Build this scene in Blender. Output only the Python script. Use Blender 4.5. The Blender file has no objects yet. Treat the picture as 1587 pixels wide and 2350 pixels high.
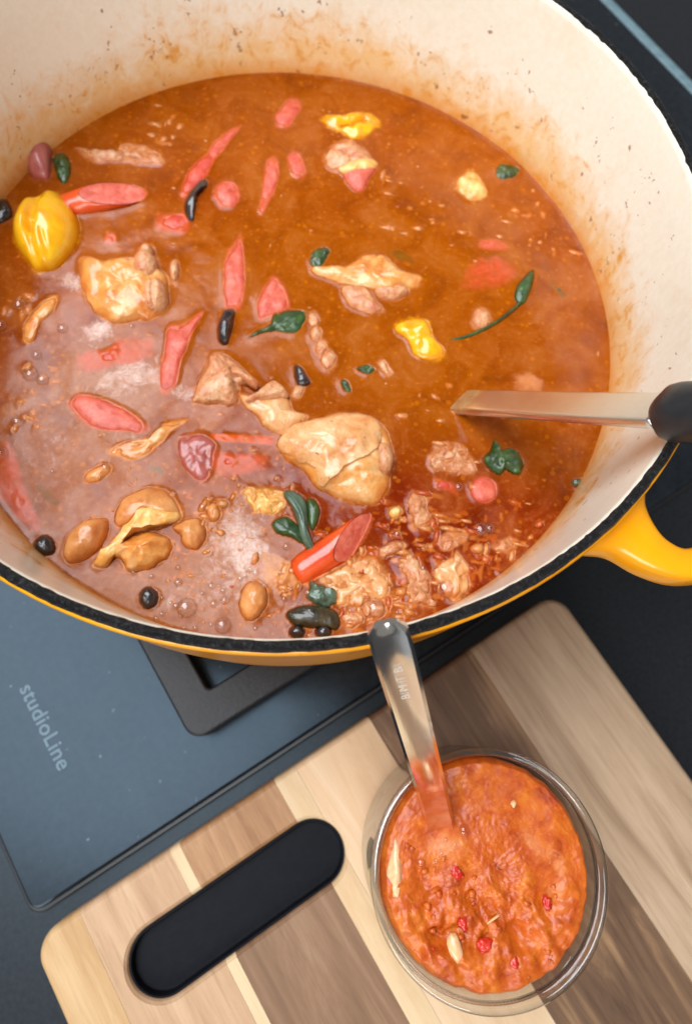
import bpy, bmesh, math, random
import numpy as np
from mathutils import Vector, Matrix, noise
from mathutils.bvhtree import BVHTree

random.seed(7)
SC = bpy.context.scene
COL = SC.collection

# ------------------------------------------------------------------ camera
CAM_Z = 0.310
F_PX = 1500.0                      # focal length in pixels of the 1587 x 2350 photo
CR = Vector((0.98057731, 0.18649587, 0.0607242))
CU = Vector((-0.19613296, 0.93239615, 0.30359393))
CF = Vector((0.0, 0.30960734, -0.9508645))
cd = bpy.data.cameras.new('camera'); cam = bpy.data.objects.new('camera', cd); COL.objects.link(cam)
cam.matrix_world = Matrix(((CR.x, CU.x, -CF.x, 0), (CR.y, CU.y, -CF.y, 0), (CR.z, CU.z, -CF.z, CAM_Z), (0, 0, 0, 1)))
cd.sensor_fit = 'VERTICAL'; cd.sensor_height = 36.0; cd.sensor_width = 24.3
cd.lens = F_PX / 2350.0 * 36.0
cd.clip_start = 0.01; cd.clip_end = 50
cd.dof.use_dof = True; cd.dof.focus_distance = 0.200; cd.dof.aperture_fstop = 9.0
SC.camera = cam

# ------------------------------------------------------------------ light
wd = bpy.data.worlds.new('World'); SC.world = wd; wd.use_nodes = True
bg = wd.node_tree.nodes['Background']; bg.inputs[0].default_value = (1.0, 0.95, 0.88, 1); bg.inputs[1].default_value = 0.24
SC.view_settings.view_transform = 'Standard'; SC.view_settings.look = 'None'
SC.view_settings.exposure = -0.22; SC.view_settings.gamma = 1.0

def area(name, loc, rot, sx, sy, power, color):
    l = bpy.data.lights.new(name, 'AREA'); l.shape = 'RECTANGLE'; l.size = sx; l.size_y = sy
    l.energy = power; l.color = color
    o = bpy.data.objects.new(name, l); COL.objects.link(o); o.location = loc; o.rotation_euler = rot
    return o
sky_l = area('skylight_lamp', (-0.80, 0.40, 1.6), (0, 0, math.radians(36.9)), 1.4, 2.0, 60.0, (0.93, 0.985, 1.04))
sky_l.data.shape = 'ELLIPSE'
fill_l = area('fill_lamp', (-0.15, -1.6, 0.95), (0, 0, 0), 1.3, 0.9, 27.0, (0.97, 0.98, 0.98))  # added fill lamp in front, brightens the pot's inner wall
fill_l.rotation_euler = (Vector((0.0, 0.1, 0.1)) - fill_l.location).to_track_quat('-Z', 'Y').to_euler()

# ------------------------------------------------------------------ helpers
POT = Vector((-0.0371955, 0.1517075)); Z_RIM = 0.14172; Z_SOUP = 0.08081; R_SOUP = 0.1311
ANG = math.radians(43.0)
DA = Vector((math.cos(ANG), math.sin(ANG))); DB = Vector((math.sin(ANG), -math.cos(ANG)))
K = 1587.0 / 1569.0

def uv(u, v): return DA * u + DB * v

def ground(px, py, z):
    """where the thing measured at that spot of the photo stands on the level z"""
    x = px * K; y = py * K
    d = CF + CR * ((x - 793.5) / F_PX) - CU * ((y - 1175.0) / F_PX)
    t = (z - CAM_Z) / d.z
    return Vector((d.x * t, d.y * t))

def srgb(r, g, b):
    f = lambda c: (c / 12.92 if c <= 0.04045 else ((c + 0.055) / 1.055) ** 2.4)
    return (f(r / 255), f(g / 255), f(b / 255), 1)

def fbm(v, o=3):
    s = 0; a = 1
    for i in range(o):
        s += a * noise.noise(v); v = v * 2.03; a *= 0.5
    return s

def link(o):
    COL.objects.link(o); return o

def thing(name, label, cat, loc, rz=0, group=None):
    o = bpy.data.objects.new(name, None); link(o); o.location = loc; o.rotation_euler = (0, 0, rz)
    o.empty_display_size = 0.01
    o['label'] = label; o['category'] = cat
    if group: o['group'] = group
    return o

def mobj(name, verts, faces, mats, parent=None, smooth=True, fm=None):
    me = bpy.data.meshes.new(name); me.from_pydata([tuple(v) for v in verts], [], faces); me.update()
    for m in (mats if isinstance(mats, (list, tuple)) else [mats]): me.materials.append(m)
    if smooth: me.polygons.foreach_set('use_smooth', [True] * len(me.polygons))
    if fm: me.polygons.foreach_set('material_index', fm)
    o = bpy.data.objects.new(name, me); link(o)
    if parent: o.parent = parent
    return o

def tag(o, label, cat, group=None):
    o['label'] = label; o['category'] = cat
    if group: o['group'] = group
    return o

def fixn(o):
    bm = bmesh.new(); bm.from_mesh(o.data); bmesh.ops.recalc_face_normals(bm, faces=bm.faces); bm.to_mesh(o.data); bm.free()
    return o

def lathe(prof, n=160, closed=False):
    V = []; Fc = []
    m = len(prof)
    for i in range(n):
        a = 2 * math.pi * i / n; c, s = math.cos(a), math.sin(a)
        for r, z in prof: V.append((r * c, r * s, z))
    for i in range(n):
        j = (i + 1) % n
        for k in range(m if closed else m - 1):
            l = (k + 1) % m
            Fc.append((i * m + k, j * m + k, j * m + l, i * m + l))
    return V, Fc

def spline(pts, n, closed=True):
    P = [Vector(p) for p in pts]; m = len(P); out = []
    segs = m if closed else m - 1
    for i in range(n):
        t = i / (n if closed else n - 1) * segs
        k = min(int(t), segs - 1); f = t - k
        g = lambda q: P[q % m] if closed else P[max(0, min(m - 1, q))]
        a, b, c, d = g(k - 1), g(k), g(k + 1), g(k + 2)
        out.append(0.5 * ((2 * b) + (c - a) * f + (2 * a - 5 * b + 4 * c - d) * f * f + (3 * b - a - 3 * c + d) * f ** 3))
    return out

def tube_mesh(path, radii, n=10):
    V = []; Fc = []; m = len(path)
    up = Vector((0, 0, 1))
    for i, p in enumerate(path):
        d = (path[min(i + 1, m - 1)] - path[max(i - 1, 0)]).normalized()
        s = d.cross(up)
        if s.length < 1e-4: s = Vector((1, 0, 0))
        s.normalize(); w = s.cross(d)
        for k in range(n):
            a = 2 * math.pi * k / n
            V.append(p + (s * math.cos(a) + w * math.sin(a)) * radii[i])
    for i in range(m - 1):
        for k in range(n):
            l = (k + 1) % n
            Fc.append((i * n + k, i * n + l, (i + 1) * n + l, (i + 1) * n + k))
    Fc.append(tuple(range(n - 1, -1, -1))); Fc.append(tuple((m - 1) * n + k for k in range(n)))
    return V, Fc

# ------------------------------------------------------------------ materials
class NT:
    def __init__(s, name):
        s.m = bpy.data.materials.new(name); s.m.use_nodes = True; s.t = s.m.node_tree; s.t.nodes.clear()
        s.out = s.n('ShaderNodeOutputMaterial')
    def n(s, typ, **kw):
        x = s.t.nodes.new(typ)
        for k, v in kw.items():
            if hasattr(x, k): setattr(x, k, v)
        return x
    def l(s, a, b): s.t.links.new(a, b)
    def coord(s, scale=(1, 1, 1), loc=(0, 0, 0)):
        c = s.n('ShaderNodeTexCoord'); mp = s.n('ShaderNodeMapping')
        mp.inputs['Scale'].default_value = scale; mp.inputs['Location'].default_value = loc
        s.l(c.outputs['Object'], mp.inputs['Vector']); return mp.outputs['Vector']
    def noise(s, vec, scale, detail=4, rough=0.55, dist=0):
        x = s.n('ShaderNodeTexNoise'); x.inputs['Scale'].default_value = scale; x.inputs['Detail'].default_value = detail
        x.inputs['Roughness'].default_value = rough; x.inputs['Distortion'].default_value = dist
        s.l(vec, x.inputs['Vector']); return x.outputs['Fac']
    def ramp(s, fac, stops):
        r = s.n('ShaderNodeValToRGB'); e = r.color_ramp.elements
        while len(e) < len(stops): e.new(0.5)
        for q, (p, c) in zip(e, stops):
            q.position = p; q.color = c if len(c) == 4 else (*c, 1)
        s.l(fac, r.inputs['Fac']); return r.outputs['Color']
    def math(s, op, a, b=None, c=None, clamp=False):
        x = s.n('ShaderNodeMath'); x.operation = op; x.use_clamp = clamp
        for i, q in enumerate((a, b, c)):
            if q is None: continue
            if isinstance(q, (int, float)): x.inputs[i].default_value = q
            else: s.l(q, x.inputs[i])
        return x.outputs[0]
    def mix(s, fac, a, b, mode='MIX'):
        x = s.n('ShaderNodeMixRGB'); x.blend_type = mode
        for i, q in zip((0, 1, 2), (fac, a, b)):
            if isinstance(q, (int, float)): x.inputs[i].default_value = q
            elif isinstance(q, tuple): x.inputs[i].default_value = q if len(q) == 4 else (*q, 1)
            else: s.l(q, x.inputs[i])
        return x.outputs[0]
    def bump(s, h, strength, dist, prev=None):
        b = s.n('ShaderNodeBump'); b.inputs['Strength'].default_value = strength; b.inputs['Distance'].default_value = dist
        s.l(h, b.inputs['Height'])
        if prev: s.l(prev, b.inputs['Normal'])
        return b.outputs['Normal']
    def sep(s, vec):
        x = s.n('ShaderNodeSeparateXYZ'); s.l(vec, x.inputs[0]); return x.outputs
    def attr(s, name):
        x = s.n('ShaderNodeAttribute'); x.attribute_name = name; return x.outputs['Fac']
    def rnd(s):
        return s.n('ShaderNodeObjectInfo').outputs['Random']
    def pri(s, color, rough=0.5, normal=None, **kw):
        p = s.n('ShaderNodeBsdfPrincipled')
        for nm, q in (('Base Color', color), ('Roughness', rough)):
            if isinstance(q, (int, float)): p.inputs[nm].default_value = q
            elif isinstance(q, tuple): p.inputs[nm].default_value = q if len(q) == 4 else (*q, 1)
            else: s.l(q, p.inputs[nm])
        if normal: s.l(normal, p.inputs['Normal'])
        for k, q in kw.items():
            k = k.replace('_', ' ')
            if isinstance(q, (int, float, tuple)): p.inputs[k].default_value = q
            else: s.l(q, p.inputs[k])
        return p
    def done(s, sh):
        s.l(sh.outputs[0] if hasattr(sh, 'outputs') else sh, s.out.inputs[0]); return s.m

def food(name, cols, scale=160, rough=0.32, coat=0.5, sss=0.25, bump=0.25, bdist=0.0006, fine=1400, spots=None, stain=True, pores=0.0):
    t = NT(name); v = t.coord()
    # shift each piece's grain by its own random number
    r = t.rnd(); add = t.n('ShaderNodeVectorMath'); add.operation = 'ADD'
    cb = t.n('ShaderNodeCombineXYZ'); t.l(r, cb.inputs[0]); t.l(r, cb.inputs[1]); t.l(v, add.inputs[0]); t.l(cb.outputs[0], add.inputs[1])
    v = add.outputs[0]
    f = t.noise(v, scale, 5, 0.6, 0.6)
    n = len(cols)
    c = t.ramp(f, [(0.3 + 0.4 * i / max(1, n - 1), q) for i, q in enumerate(cols)])
    f2 = t.noise(v, fine, 4, 0.6)
    c = t.mix(t.math('MULTIPLY', f2, 0.35), c, t.mix(1.0, c, (1.25, 1.15, 1.0, 1), 'MULTIPLY'))
    if spots:
        sp = t.noise(v, 900, 2, 0.5)
        c = t.mix(t.math('GREATER_THAN', sp, 0.71), c, spots)
    if stain: c = t.mix(t.math('MULTIPLY', t.attr('stain'), t.math('ADD', 0.45, t.math('MULTIPLY', f2, 0.7)), clamp=True), c, t.mix(1.0, c, (0.80, 0.44, 0.16, 1), 'MULTIPLY'))
    b = t.bump(f2, bump, bdist); b = t.bump(f, bump, bdist * 3, b)
    if pores:
        vo = t.n('ShaderNodeTexVoronoi'); vo.inputs['Scale'].default_value = 620; t.l(v, vo.inputs['Vector'])
        b = t.bump(vo.outputs['Distance'], pores, 0.0009, b)
        fib = t.noise(v, 520, 5, 0.75, 2.2); b = t.bump(fib, pores, 0.0008, b)
        c = t.mix(t.math('MULTIPLY', t.math('MULTIPLY', t.math('SUBTRACT', fib, 0.5), 5, clamp=True), 0.3), c, t.mix(1.0, c, (0.8, 0.6, 0.42, 1), 'MULTIPLY'))
    p = t.pri(c, rough, b, Coat_Weight=coat, Coat_Roughness=0.12)
    p.inputs['Subsurface Weight'].default_value = sss
    p.inputs['Subsurface Radius'].default_value = (1.0, 0.45, 0.2); p.inputs['Subsurface Scale'].default_value = 0.003
    return t.done(p)

M = {}
M['skin'] = food('chicken_skin', [srgb(204, 124, 58), srgb(222, 164, 106), srgb(232, 192, 146)], 100, rough=0.28, coat=0.7, spots=srgb(120, 62, 30), pores=0.2)
M['skin_gold'] = food('golden_chicken_skin', [srgb(208, 116, 34), srgb(222, 152, 74), srgb(234, 192, 134)], 100, rough=0.28, coat=0.7, pores=0.2)
M['meat'] = food('pale_chicken_meat', [srgb(192, 112, 68), srgb(214, 150, 104), srgb(230, 188, 146)], 200, bump=0.4, pores=0.5)
M['bean'] = food('brown_glossy_skin', [srgb(186, 108, 50), srgb(208, 140, 78), srgb(226, 168, 108)], 90, rough=0.3, coat=0.5, pores=0.15, bump=0.12)
M['fat'] = food('yellow_fat', [srgb(226, 150, 60), srgb(240, 188, 108), srgb(248, 220, 160)], 160, bump=0.3, pores=0.3)
M['saus'] = food('pink_sausage', [srgb(192, 74, 54), srgb(212, 98, 80), srgb(228, 130, 110)], 230, rough=0.5, coat=0.15, bump=0.2, fine=2200, pores=0.12)
M['saus_red'] = food('red_sausage', [srgb(190, 54, 36), srgb(204, 74, 54), srgb(220, 104, 84)], 230, rough=0.45, coat=0.2, bump=0.2, pores=0.15)
M['saus_skin'] = food('orange_sausage_skin', [srgb(206, 58, 14), srgb(222, 78, 22), srgb(230, 100, 44)], 100, rough=0.25, coat=0.6, bump=0.08)
M['saus_dull'] = food('dull_mauve_sausage', [srgb(150, 72, 66), srgb(172, 90, 84), srgb(190, 110, 104)], 120, rough=0.35, coat=0.5, bump=0.15)
M['pepper'] = food('yellow_pepper', [srgb(232, 150, 4), srgb(244, 178, 8), srgb(250, 196, 24)], 70, rough=0.22, coat=0.7, bump=0.06, sss=0.2)
M['olive'] = food('black_olive', [srgb(26, 18, 20), srgb(40, 30, 32), srgb(58, 48, 50)], 140, rough=0.22, coat=0.7, sss=0, bump=0.15)
M['leaf'] = food('green_leaf', [srgb(22, 48, 16), srgb(40, 74, 26), srgb(66, 100, 44)], 220, rough=0.3, coat=0.5, sss=0, bump=0.3)
M['leaf_dark'] = food('dark_cooked_leaf', [srgb(26, 22, 14), srgb(48, 42, 22), srgb(80, 60, 26)], 160, rough=0.25, coat=0.6, sss=0, bump=0.3)
M['leaf_grey'] = food('grey_green_leaf', [srgb(52, 74, 60), srgb(72, 98, 80), srgb(100, 124, 106)], 160, rough=0.3, coat=0.5, sss=0, bump=0.2)  # paler grey-green leaf colour

# pot enamel
def enamel_inner():
    t = NT('stained_cream_enamel'); v = t.coord(); s = t.sep(v)
    z = s[2]                                       # above the pot's foot
    big = t.noise(v, 22, 4, 0.6); mid = t.noise(t.coord((1, 1, 0.85)), 150, 6, 0.72, 0.6); fine = t.noise(v, 420, 4, 0.7)
    zz = t.math('SUBTRACT', z, Z_SOUP - 0.022)     # above the soup
    zn = t.math('ADD', t.math('ADD', zz, t.math('MULTIPLY', t.math('SUBTRACT', big, 0.5), -0.034)), t.math('MULTIPLY', t.math('SUBTRACT', mid, 0.5), -0.04))
    band = t.math('SUBTRACT', 1.0, t.math('DIVIDE', zn, 0.030), clamp=True)       # 1 at soup, 0 above 36 mm
    edge = t.math('SMOOTHSTEP', 0, 1, band) if False else t.math('MULTIPLY', band, 1.6, clamp=True)
    c = t.ramp(fine, [(0.3, srgb(236, 232, 212)), (0.7, srgb(243, 241, 226))])
    c = t.mix(t.math('MULTIPLY', t.math('MULTIPLY', edge, t.math('ADD', 0.55, t.math('MULTIPLY', mid, 0.6)), clamp=True), 0.85), c, srgb(232, 178, 88))
    deep = t.math('MULTIPLY', t.math('GREATER_THAN', mid, 0.57), t.math('MULTIPLY', edge, t.math('MULTIPLY', t.math('SUBTRACT', mid, 0.53), 5.5, clamp=True)))
    c = t.mix(t.math('MULTIPLY', deep, 0.92), c, srgb(216, 146, 40))
    # thin film of broth just above the soup line
    film = t.math('SUBTRACT', 1.0, t.math('DIVIDE', t.math('ADD', zz, t.math('MULTIPLY', t.math('SUBTRACT', mid, 0.5), -0.012)), 0.009), clamp=True)
    c = t.mix(t.math('MULTIPLY', film, 0.8), c, srgb(220, 136, 26))
    # specks along the top of the splash line
    sp = t.noise(v, 330, 3, 0.6); lim = t.math('MULTIPLY', t.math('GREATER_THAN', t.noise(v, 60, 2), 0.56), t.math('LESS_THAN', zz, 0.047))
    c = t.mix(t.math('MULTIPLY', t.math('MULTIPLY', t.math('GREATER_THAN', sp, 0.645), lim), 0.75), c, srgb(140, 74, 28))
    sm = t.noise(v, 34, 4, 0.7)
    c = t.mix(t.math('MULTIPLY', t.math('MULTIPLY', t.math('SUBTRACT', sm, 0.55), 5.0, clamp=True), 0.35), c, srgb(222, 196, 150))
    b = t.bump(fine, 0.05, 0.0004)
    return t.done(t.pri(c, 0.3, b, Coat_Weight=0.3, Coat_Roughness=0.15))

def iron_rim():
    t = NT('bare_black_iron'); v = t.coord()
    a = t.noise(v, 820, 5, 0.75); b = t.noise(v, 420, 3, 0.6)
    c = t.ramp(a, [(0.4, (0.003, 0.003, 0.0035)), (0.52, (0.012, 0.012, 0.014)), (0.66, (0.07, 0.07, 0.078))])  # paler speckles paint the glints of the rough grain into the colour
    h = t.math('ADD', a, t.math('MULTIPLY', b, 0.7))
    return t.done(t.pri(c, t.math('ADD', 0.25, t.math('MULTIPLY', b, 0.3)), t.bump(h, 1.0, 0.0030), Specular_IOR_Level=0.55))

def enamel_yellow():
    t = NT('yellow_enamel'); v = t.coord()
    a = t.noise(v, 30, 3); f = t.noise(v, 700, 3, 0.6)
    c = t.ramp(a, [(0.3, srgb(240, 152, 0)), (0.7, srgb(250, 170, 4))])
    sp = t.noise(v, 170, 2, 0.4)
    c = t.mix(t.math('MULTIPLY', t.math('GREATER_THAN', sp, 0.735), 0.8), c, srgb(120, 62, 10))
    return t.done(t.pri(c, 0.28, t.bump(f, 0.04, 0.0005), Coat_Weight=0.5, Coat_Roughness=0.1))
M['enamel'] = enamel_inner(); M['iron'] = iron_rim(); M['yellow'] = enamel_yellow()

def plain(name, c1, c2, scale, rough, bump=0.0, bd=0.0005, spec=0.5, tint=None, rvar=0.0, **kw):
    t = NT(name); v = t.coord(); f = t.noise(v, scale, 5, 0.6)
    c = t.ramp(f, [(0.3, c1), (0.7, c2)])
    rr = t.math('ADD', rough, t.math('MULTIPLY', t.math('SUBTRACT', t.noise(v, scale * 0.23, 4, 0.65), 0.5), rvar)) if rvar else rough
    p = t.pri(c, rr, t.bump(f, bump, bd) if bump else None, Specular_IOR_Level=spec, **kw)
    if tint: p.inputs['Specular Tint'].default_value = (*tint, 1)
    return t.done(p)
def hob_glass():
    t = NT('black_hob_glass'); v = t.coord()
    f = t.noise(v, 300, 4, 0.6); sm = t.noise(t.coord((1, 0.35, 1)), 26, 5, 0.7, 1.2); d = t.noise(v, 210, 2, 0.4); w = t.noise(v, 9, 3, 0.6)
    c = t.ramp(f, [(0.3, (0.010, 0.012, 0.015)), (0.7, (0.018, 0.021, 0.025))])
    c = t.mix(t.math('MULTIPLY', t.math('MULTIPLY', t.math('SUBTRACT', d, 0.735), 30, clamp=True), 0.5), c, (0.22, 0.25, 0.27, 1))
    c = t.mix(t.math('MULTIPLY', t.math('MULTIPLY', t.math('SUBTRACT', sm, 0.52), 4, clamp=True), 0.5), c, (0.034, 0.042, 0.05, 1))
    r = t.math('ADD', 0.10, t.math('ADD', t.math('MULTIPLY', sm, 0.16), t.math('MULTIPLY', w, 0.05)))
    p = t.pri(c, r, None, Specular_IOR_Level=0.33); p.inputs['Specular Tint'].default_value = (0.58, 0.80, 1.0, 1)
    return t.done(p)
M['hob'] = hob_glass()
M['hob_side'] = plain('hob_side_glass', (0.010, 0.012, 0.015, 1), (0.018, 0.021, 0.025, 1), 300, 0.17, spec=0.33, tint=(0.55, 0.82, 1.0), rvar=0.16)
M['counter'] = plain('dark_worktop', (0.012, 0.012, 0.014, 1), (0.022, 0.022, 0.025, 1), 500, 0.33, 0.05, 0.0003, spec=0.35, tint=(0.66, 0.86, 1.0), rvar=0.1)
M['cast'] = plain('black_cast_grate', (0.010, 0.010, 0.012, 1), (0.022, 0.021, 0.023, 1), 700, 0.38, 0.3, 0.0004, spec=0.3)
M['trim'] = plain('blue_grey_trim', srgb(96, 120, 128), srgb(120, 146, 154), 200, 0.35)
M['print'] = plain('grey_print', srgb(84, 108, 122), srgb(98, 122, 134), 300, 0.5)
M['black_plastic'] = plain('black_plastic', (0.012, 0.013, 0.016, 1), (0.02, 0.021, 0.024, 1), 300, 0.32, 0.05, 0.0003)
M['burner'] = plain('burner_black', (0.02, 0.02, 0.022, 1), (0.04, 0.04, 0.042, 1), 300, 0.5)

def steel(name, smear, rough, col=(0.78, 0.76, 0.73, 1), axis=0, lim=0.0):
    t = NT(name); v = t.coord(); s = t.sep(v)
    f = t.noise(t.coord((12, 300, 300) if axis == 0 else (300, 300, 300)), 4, 4, 0.6); g = t.noise(v, 260, 4, 0.65); w = t.noise(v, 70, 3)
    fac = t.math('MULTIPLY', t.math('SUBTRACT', t.math('ADD', lim, t.math('MULTIPLY', t.math('SUBTRACT', w, 0.5), 0.02)), s[0]), 260, clamp=True)
    met = t.pri(col, t.math('ADD', rough, t.math('MULTIPLY', g, 0.1)), t.bump(f, 0.05, 0.0003), Metallic=1.0)
    dirt = t.pri(t.ramp(g, [(0.3, smear[0]), (0.7, smear[1])]), 0.3, t.bump(g, 0.3, 0.0006), Coat_Weight=0.4)
    mx = t.n('ShaderNodeMixShader'); t.l(t.math('MULTIPLY', fac, smear[2]), mx.inputs[0]); t.l(met.outputs[0], mx.inputs[1]); t.l(dirt.outputs[0], mx.inputs[2])
    return t.done(mx)
M['spoon'] = steel('chrome_spoon', (srgb(176, 70, 26), srgb(206, 96, 44), 0.78), 0.05, (0.95, 0.93, 0.9, 1), lim=0.062)
M['ladle'] = steel('brushed_steel', (srgb(150, 112, 62), srgb(196, 160, 100), 0.5), 0.2, (0.8, 0.77, 0.73, 1), lim=0.03)

def glass(base=0.06, pw=4.0, nm='clear_glass'):
    t = NT(nm)
    lw = t.n('ShaderNodeLayerWeight'); lw.inputs['Blend'].default_value = 0.5
    tr = t.n('ShaderNodeBsdfTransparent'); t.l(t.ramp(lw.outputs['Facing'], [(0.0, (0.985, 0.99, 0.988)), (0.82, (0.95, 0.965, 0.96)), (0.98, (0.5, 0.62, 0.6))]), tr.inputs[0])
    gl = t.n('ShaderNodeBsdfGlossy'); gl.inputs['Roughness'].default_value = 0.02
    mx = t.n('ShaderNodeMixShader'); t.l(t.math('ADD', base, t.math('MULTIPLY', t.math('POWER', lw.outputs['Facing'], pw), 0.85), clamp=True), mx.inputs[0]); t.l(tr.outputs[0], mx.inputs[1]); t.l(gl.outputs[0], mx.inputs[2])
    return t.done(mx)
M['glass'] = glass()

def film():
    t = NT('bubble_film')
    lw = t.n('ShaderNodeLayerWeight'); lw.inputs['Blend'].default_value = 0.5
    tr = t.n('ShaderNodeBsdfTransparent'); tr.inputs[0].default_value = (0.97, 0.93, 0.9, 1)
    gl = t.n('ShaderNodeBsdfGlossy'); gl.inputs['Roughness'].default_value = 0.03
    mx = t.n('ShaderNodeMixShader'); t.l(t.math('ADD', 0.09, t.math('MULTIPLY', t.math('POWER', lw.outputs['Facing'], 2.5), 0.85), clamp=True), mx.inputs[0]); t.l(tr.outputs[0], mx.inputs[1]); t.l(gl.outputs[0], mx.inputs[2])
    return t.done(mx)
M['film'] = film()

def soup_mat():
    t = NT('soup_broth'); v = t.coord()
    tone = t.attr('tone'); milk_haze = t.attr('milk_haze'); foam = t.attr('foam'); opac = t.attr('opacity')
    n1 = t.noise(v, 55, 5, 0.62, 0.8); n2 = t.noise(v, 420, 5, 0.7); n3 = t.noise(v, 1500, 3, 0.6)
    broth = t.ramp(n1, [(0.3, srgb(136, 60, 0)), (0.5, srgb(156, 74, 0)), (0.72, srgb(172, 88, 0))])
    red = t.ramp(n1, [(0.3, srgb(102, 20, 0)), (0.55, srgb(130, 34, 0)), (0.75, srgb(158, 58, 4))])
    c = t.mix(t.math('ADD', tone, t.math('MULTIPLY', t.math('SUBTRACT', n2, 0.5), 0.5), clamp=True), broth, red)
    c = t.mix(t.math('MULTIPLY', t.math('MULTIPLY', t.math('SUBTRACT', n2, 0.52), 4, clamp=True), 0.35), c, srgb(206, 132, 60))
    c = t.mix(t.math('MULTIPLY', t.math('MULTIPLY', t.math('SUBTRACT', n3, 0.6), 8, clamp=True), 0.35), c, srgb(112, 46, 6))
    c = t.mix(t.math('MULTIPLY', t.math('ADD', milk_haze, t.math('MULTIPLY', t.math('SUBTRACT', n1, 0.5), 2.2), clamp=True), 0.75), c, t.ramp(n2, [(0.3, srgb(142, 78, 32)), (0.7, srgb(176, 112, 68))]))  # milky broth, with part of the reflected haze painted into its colour
    vo = t.n('ShaderNodeTexVoronoi'); vo.inputs['Scale'].default_value = 330; t.l(v, vo.inputs['Vector'])
    vr = t.sep(vo.outputs['Color'])
    drop = t.math('MULTIPLY', t.math('LESS_THAN', vo.outputs['Distance'], t.math('MULTIPLY', vr[1], 0.34)), t.math('GREATER_THAN', vr[0], 0.45))
    c = t.mix(t.math('MULTIPLY', drop, 0.3), c, srgb(214, 120, 10))
    nf = t.noise(v, 190, 6, 0.75, 1.2); nf2 = t.noise(v, 900, 4, 0.7)
    ff = t.math('MULTIPLY', t.math('SUBTRACT', t.math('ADD', foam, t.math('MULTIPLY', t.math('SUBTRACT', nf, 0.5), 1.5)), 0.5), 2.2, clamp=True)
    fc = t.ramp(nf2, [(0.3, srgb(196, 150, 128)), (0.7, srgb(236, 216, 206))])
    c = t.mix(t.math('MULTIPLY', ff, 0.78), c, fc)  # pale foam, also painting broken bright reflections on the broth
    sub = t.n('ShaderNodeAttribute'); sub.attribute_name = 'sub'
    veil = t.mix(1.0, t.mix(0.38, sub.outputs['Color'], srgb(206, 100, 8)), t.ramp(n2, [(0.3, (0.74, 0.70, 0.66)), (0.7, (1.0, 0.98, 0.95))]), 'MULTIPLY')
    c = t.mix(opac, veil, c)
    b = t.bump(n2, 0.10, 0.0006); b = t.bump(nf2, 0.06, 0.0004, b)
    d = t.n('ShaderNodeBsdfPrincipled'); t.l(c, d.inputs['Base Color']); d.inputs['Roughness'].default_value = 0.7; d.inputs['Specular IOR Level'].default_value = 0.0
    d.inputs['Subsurface Weight'].default_value = 0.25; d.inputs['Subsurface Radius'].default_value = (1, 0.4, 0.12); d.inputs['Subsurface Scale'].default_value = 0.003
    t.l(b, d.inputs['Normal'])
    fr = t.n('ShaderNodeFresnel'); fr.inputs['IOR'].default_value = 1.36; t.l(b, fr.inputs['Normal'])
    gl = t.n('ShaderNodeBsdfGlossy'); t.l(t.math('ADD', 0.07, t.math('MULTIPLY', ff, 0.22)), gl.inputs['Roughness']); t.l(b, gl.inputs['Normal'])
    m2 = t.n('ShaderNodeMixShader'); oil = t.noise(v, 60, 5, 0.65, 1.0); t.l(t.math('MULTIPLY', fr.outputs[0], t.ramp(oil, [(0.38, (0.6, 0.6, 0.6)), (0.5, (1.05, 1.05, 1.05)), (0.62, (1.4, 1.4, 1.4))])), m2.inputs[0]); t.l(d.outputs[0], m2.inputs[1]); t.l(gl.outputs[0], m2.inputs[2])
    return t.done(m2)
M['soup'] = soup_mat()
M['pulp'] = food('pulp', [srgb(186, 98, 36), srgb(204, 126, 62), srgb(220, 158, 104)], 300, bump=0.3)
M['pulp_red'] = food('red_pulp', [srgb(160, 54, 8), srgb(180, 72, 18), srgb(200, 104, 44)], 300, bump=0.3)

def sauce_mat():
    t = NT('chili_sauce'); v = t.coord()
    a = t.noise(v, 130, 5, 0.65, 0.6); b = t.noise(v, 700, 5, 0.7); d = t.noise(v, 60, 3)
    c = t.ramp(a, [(0.28, srgb(140, 44, 6)), (0.42, srgb(184, 76, 10)), (0.6, srgb(204, 102, 20)), (0.75, srgb(216, 132, 46))])
    c = t.mix(t.math('MULTIPLY', t.math('MULTIPLY', t.math('SUBTRACT', t.noise(v, 170, 3, 0.5), 0.6), 6, clamp=True), 0.45), c, srgb(186, 48, 24))
    c = t.mix(t.math('MULTIPLY', t.math('MULTIPLY', t.math('SUBTRACT', b, 0.58), 8, clamp=True), 0.4), c, srgb(240, 160, 76))
    fo = t.attr('foam')
    ff = t.math('MULTIPLY', t.math('SUBTRACT', t.math('ADD', fo, t.math('MULTIPLY', t.math('SUBTRACT', t.noise(v, 240, 5, 0.75, 1), 0.5), 1.3)), 0.45), 2.4, clamp=True)
    c = t.mix(t.math('MULTIPLY', ff, 0.6), c, srgb(222, 150, 100))
    n = t.bump(b, 0.22, 0.0004); n = t.bump(a, 0.08, 0.001, n)
    p = t.pri(c, 0.42, n, Coat_Weight=0.15, Coat_Roughness=0.2)
    p.inputs['Subsurface Weight'].default_value = 0.25; p.inputs['Subsurface Radius'].default_value = (1, 0.35, 0.12); p.inputs['Subsurface Scale'].default_value = 0.003
    return t.done(p)
M['sauce'] = sauce_mat()
M['redbit'] = food('red_chili', [srgb(176, 26, 10), srgb(200, 40, 20), srgb(212, 70, 40)], 200)
M['onion'] = food('white_onion', [srgb(212, 150, 98), srgb(226, 176, 128), srgb(238, 204, 166)], 140, bump=0.2)

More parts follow.
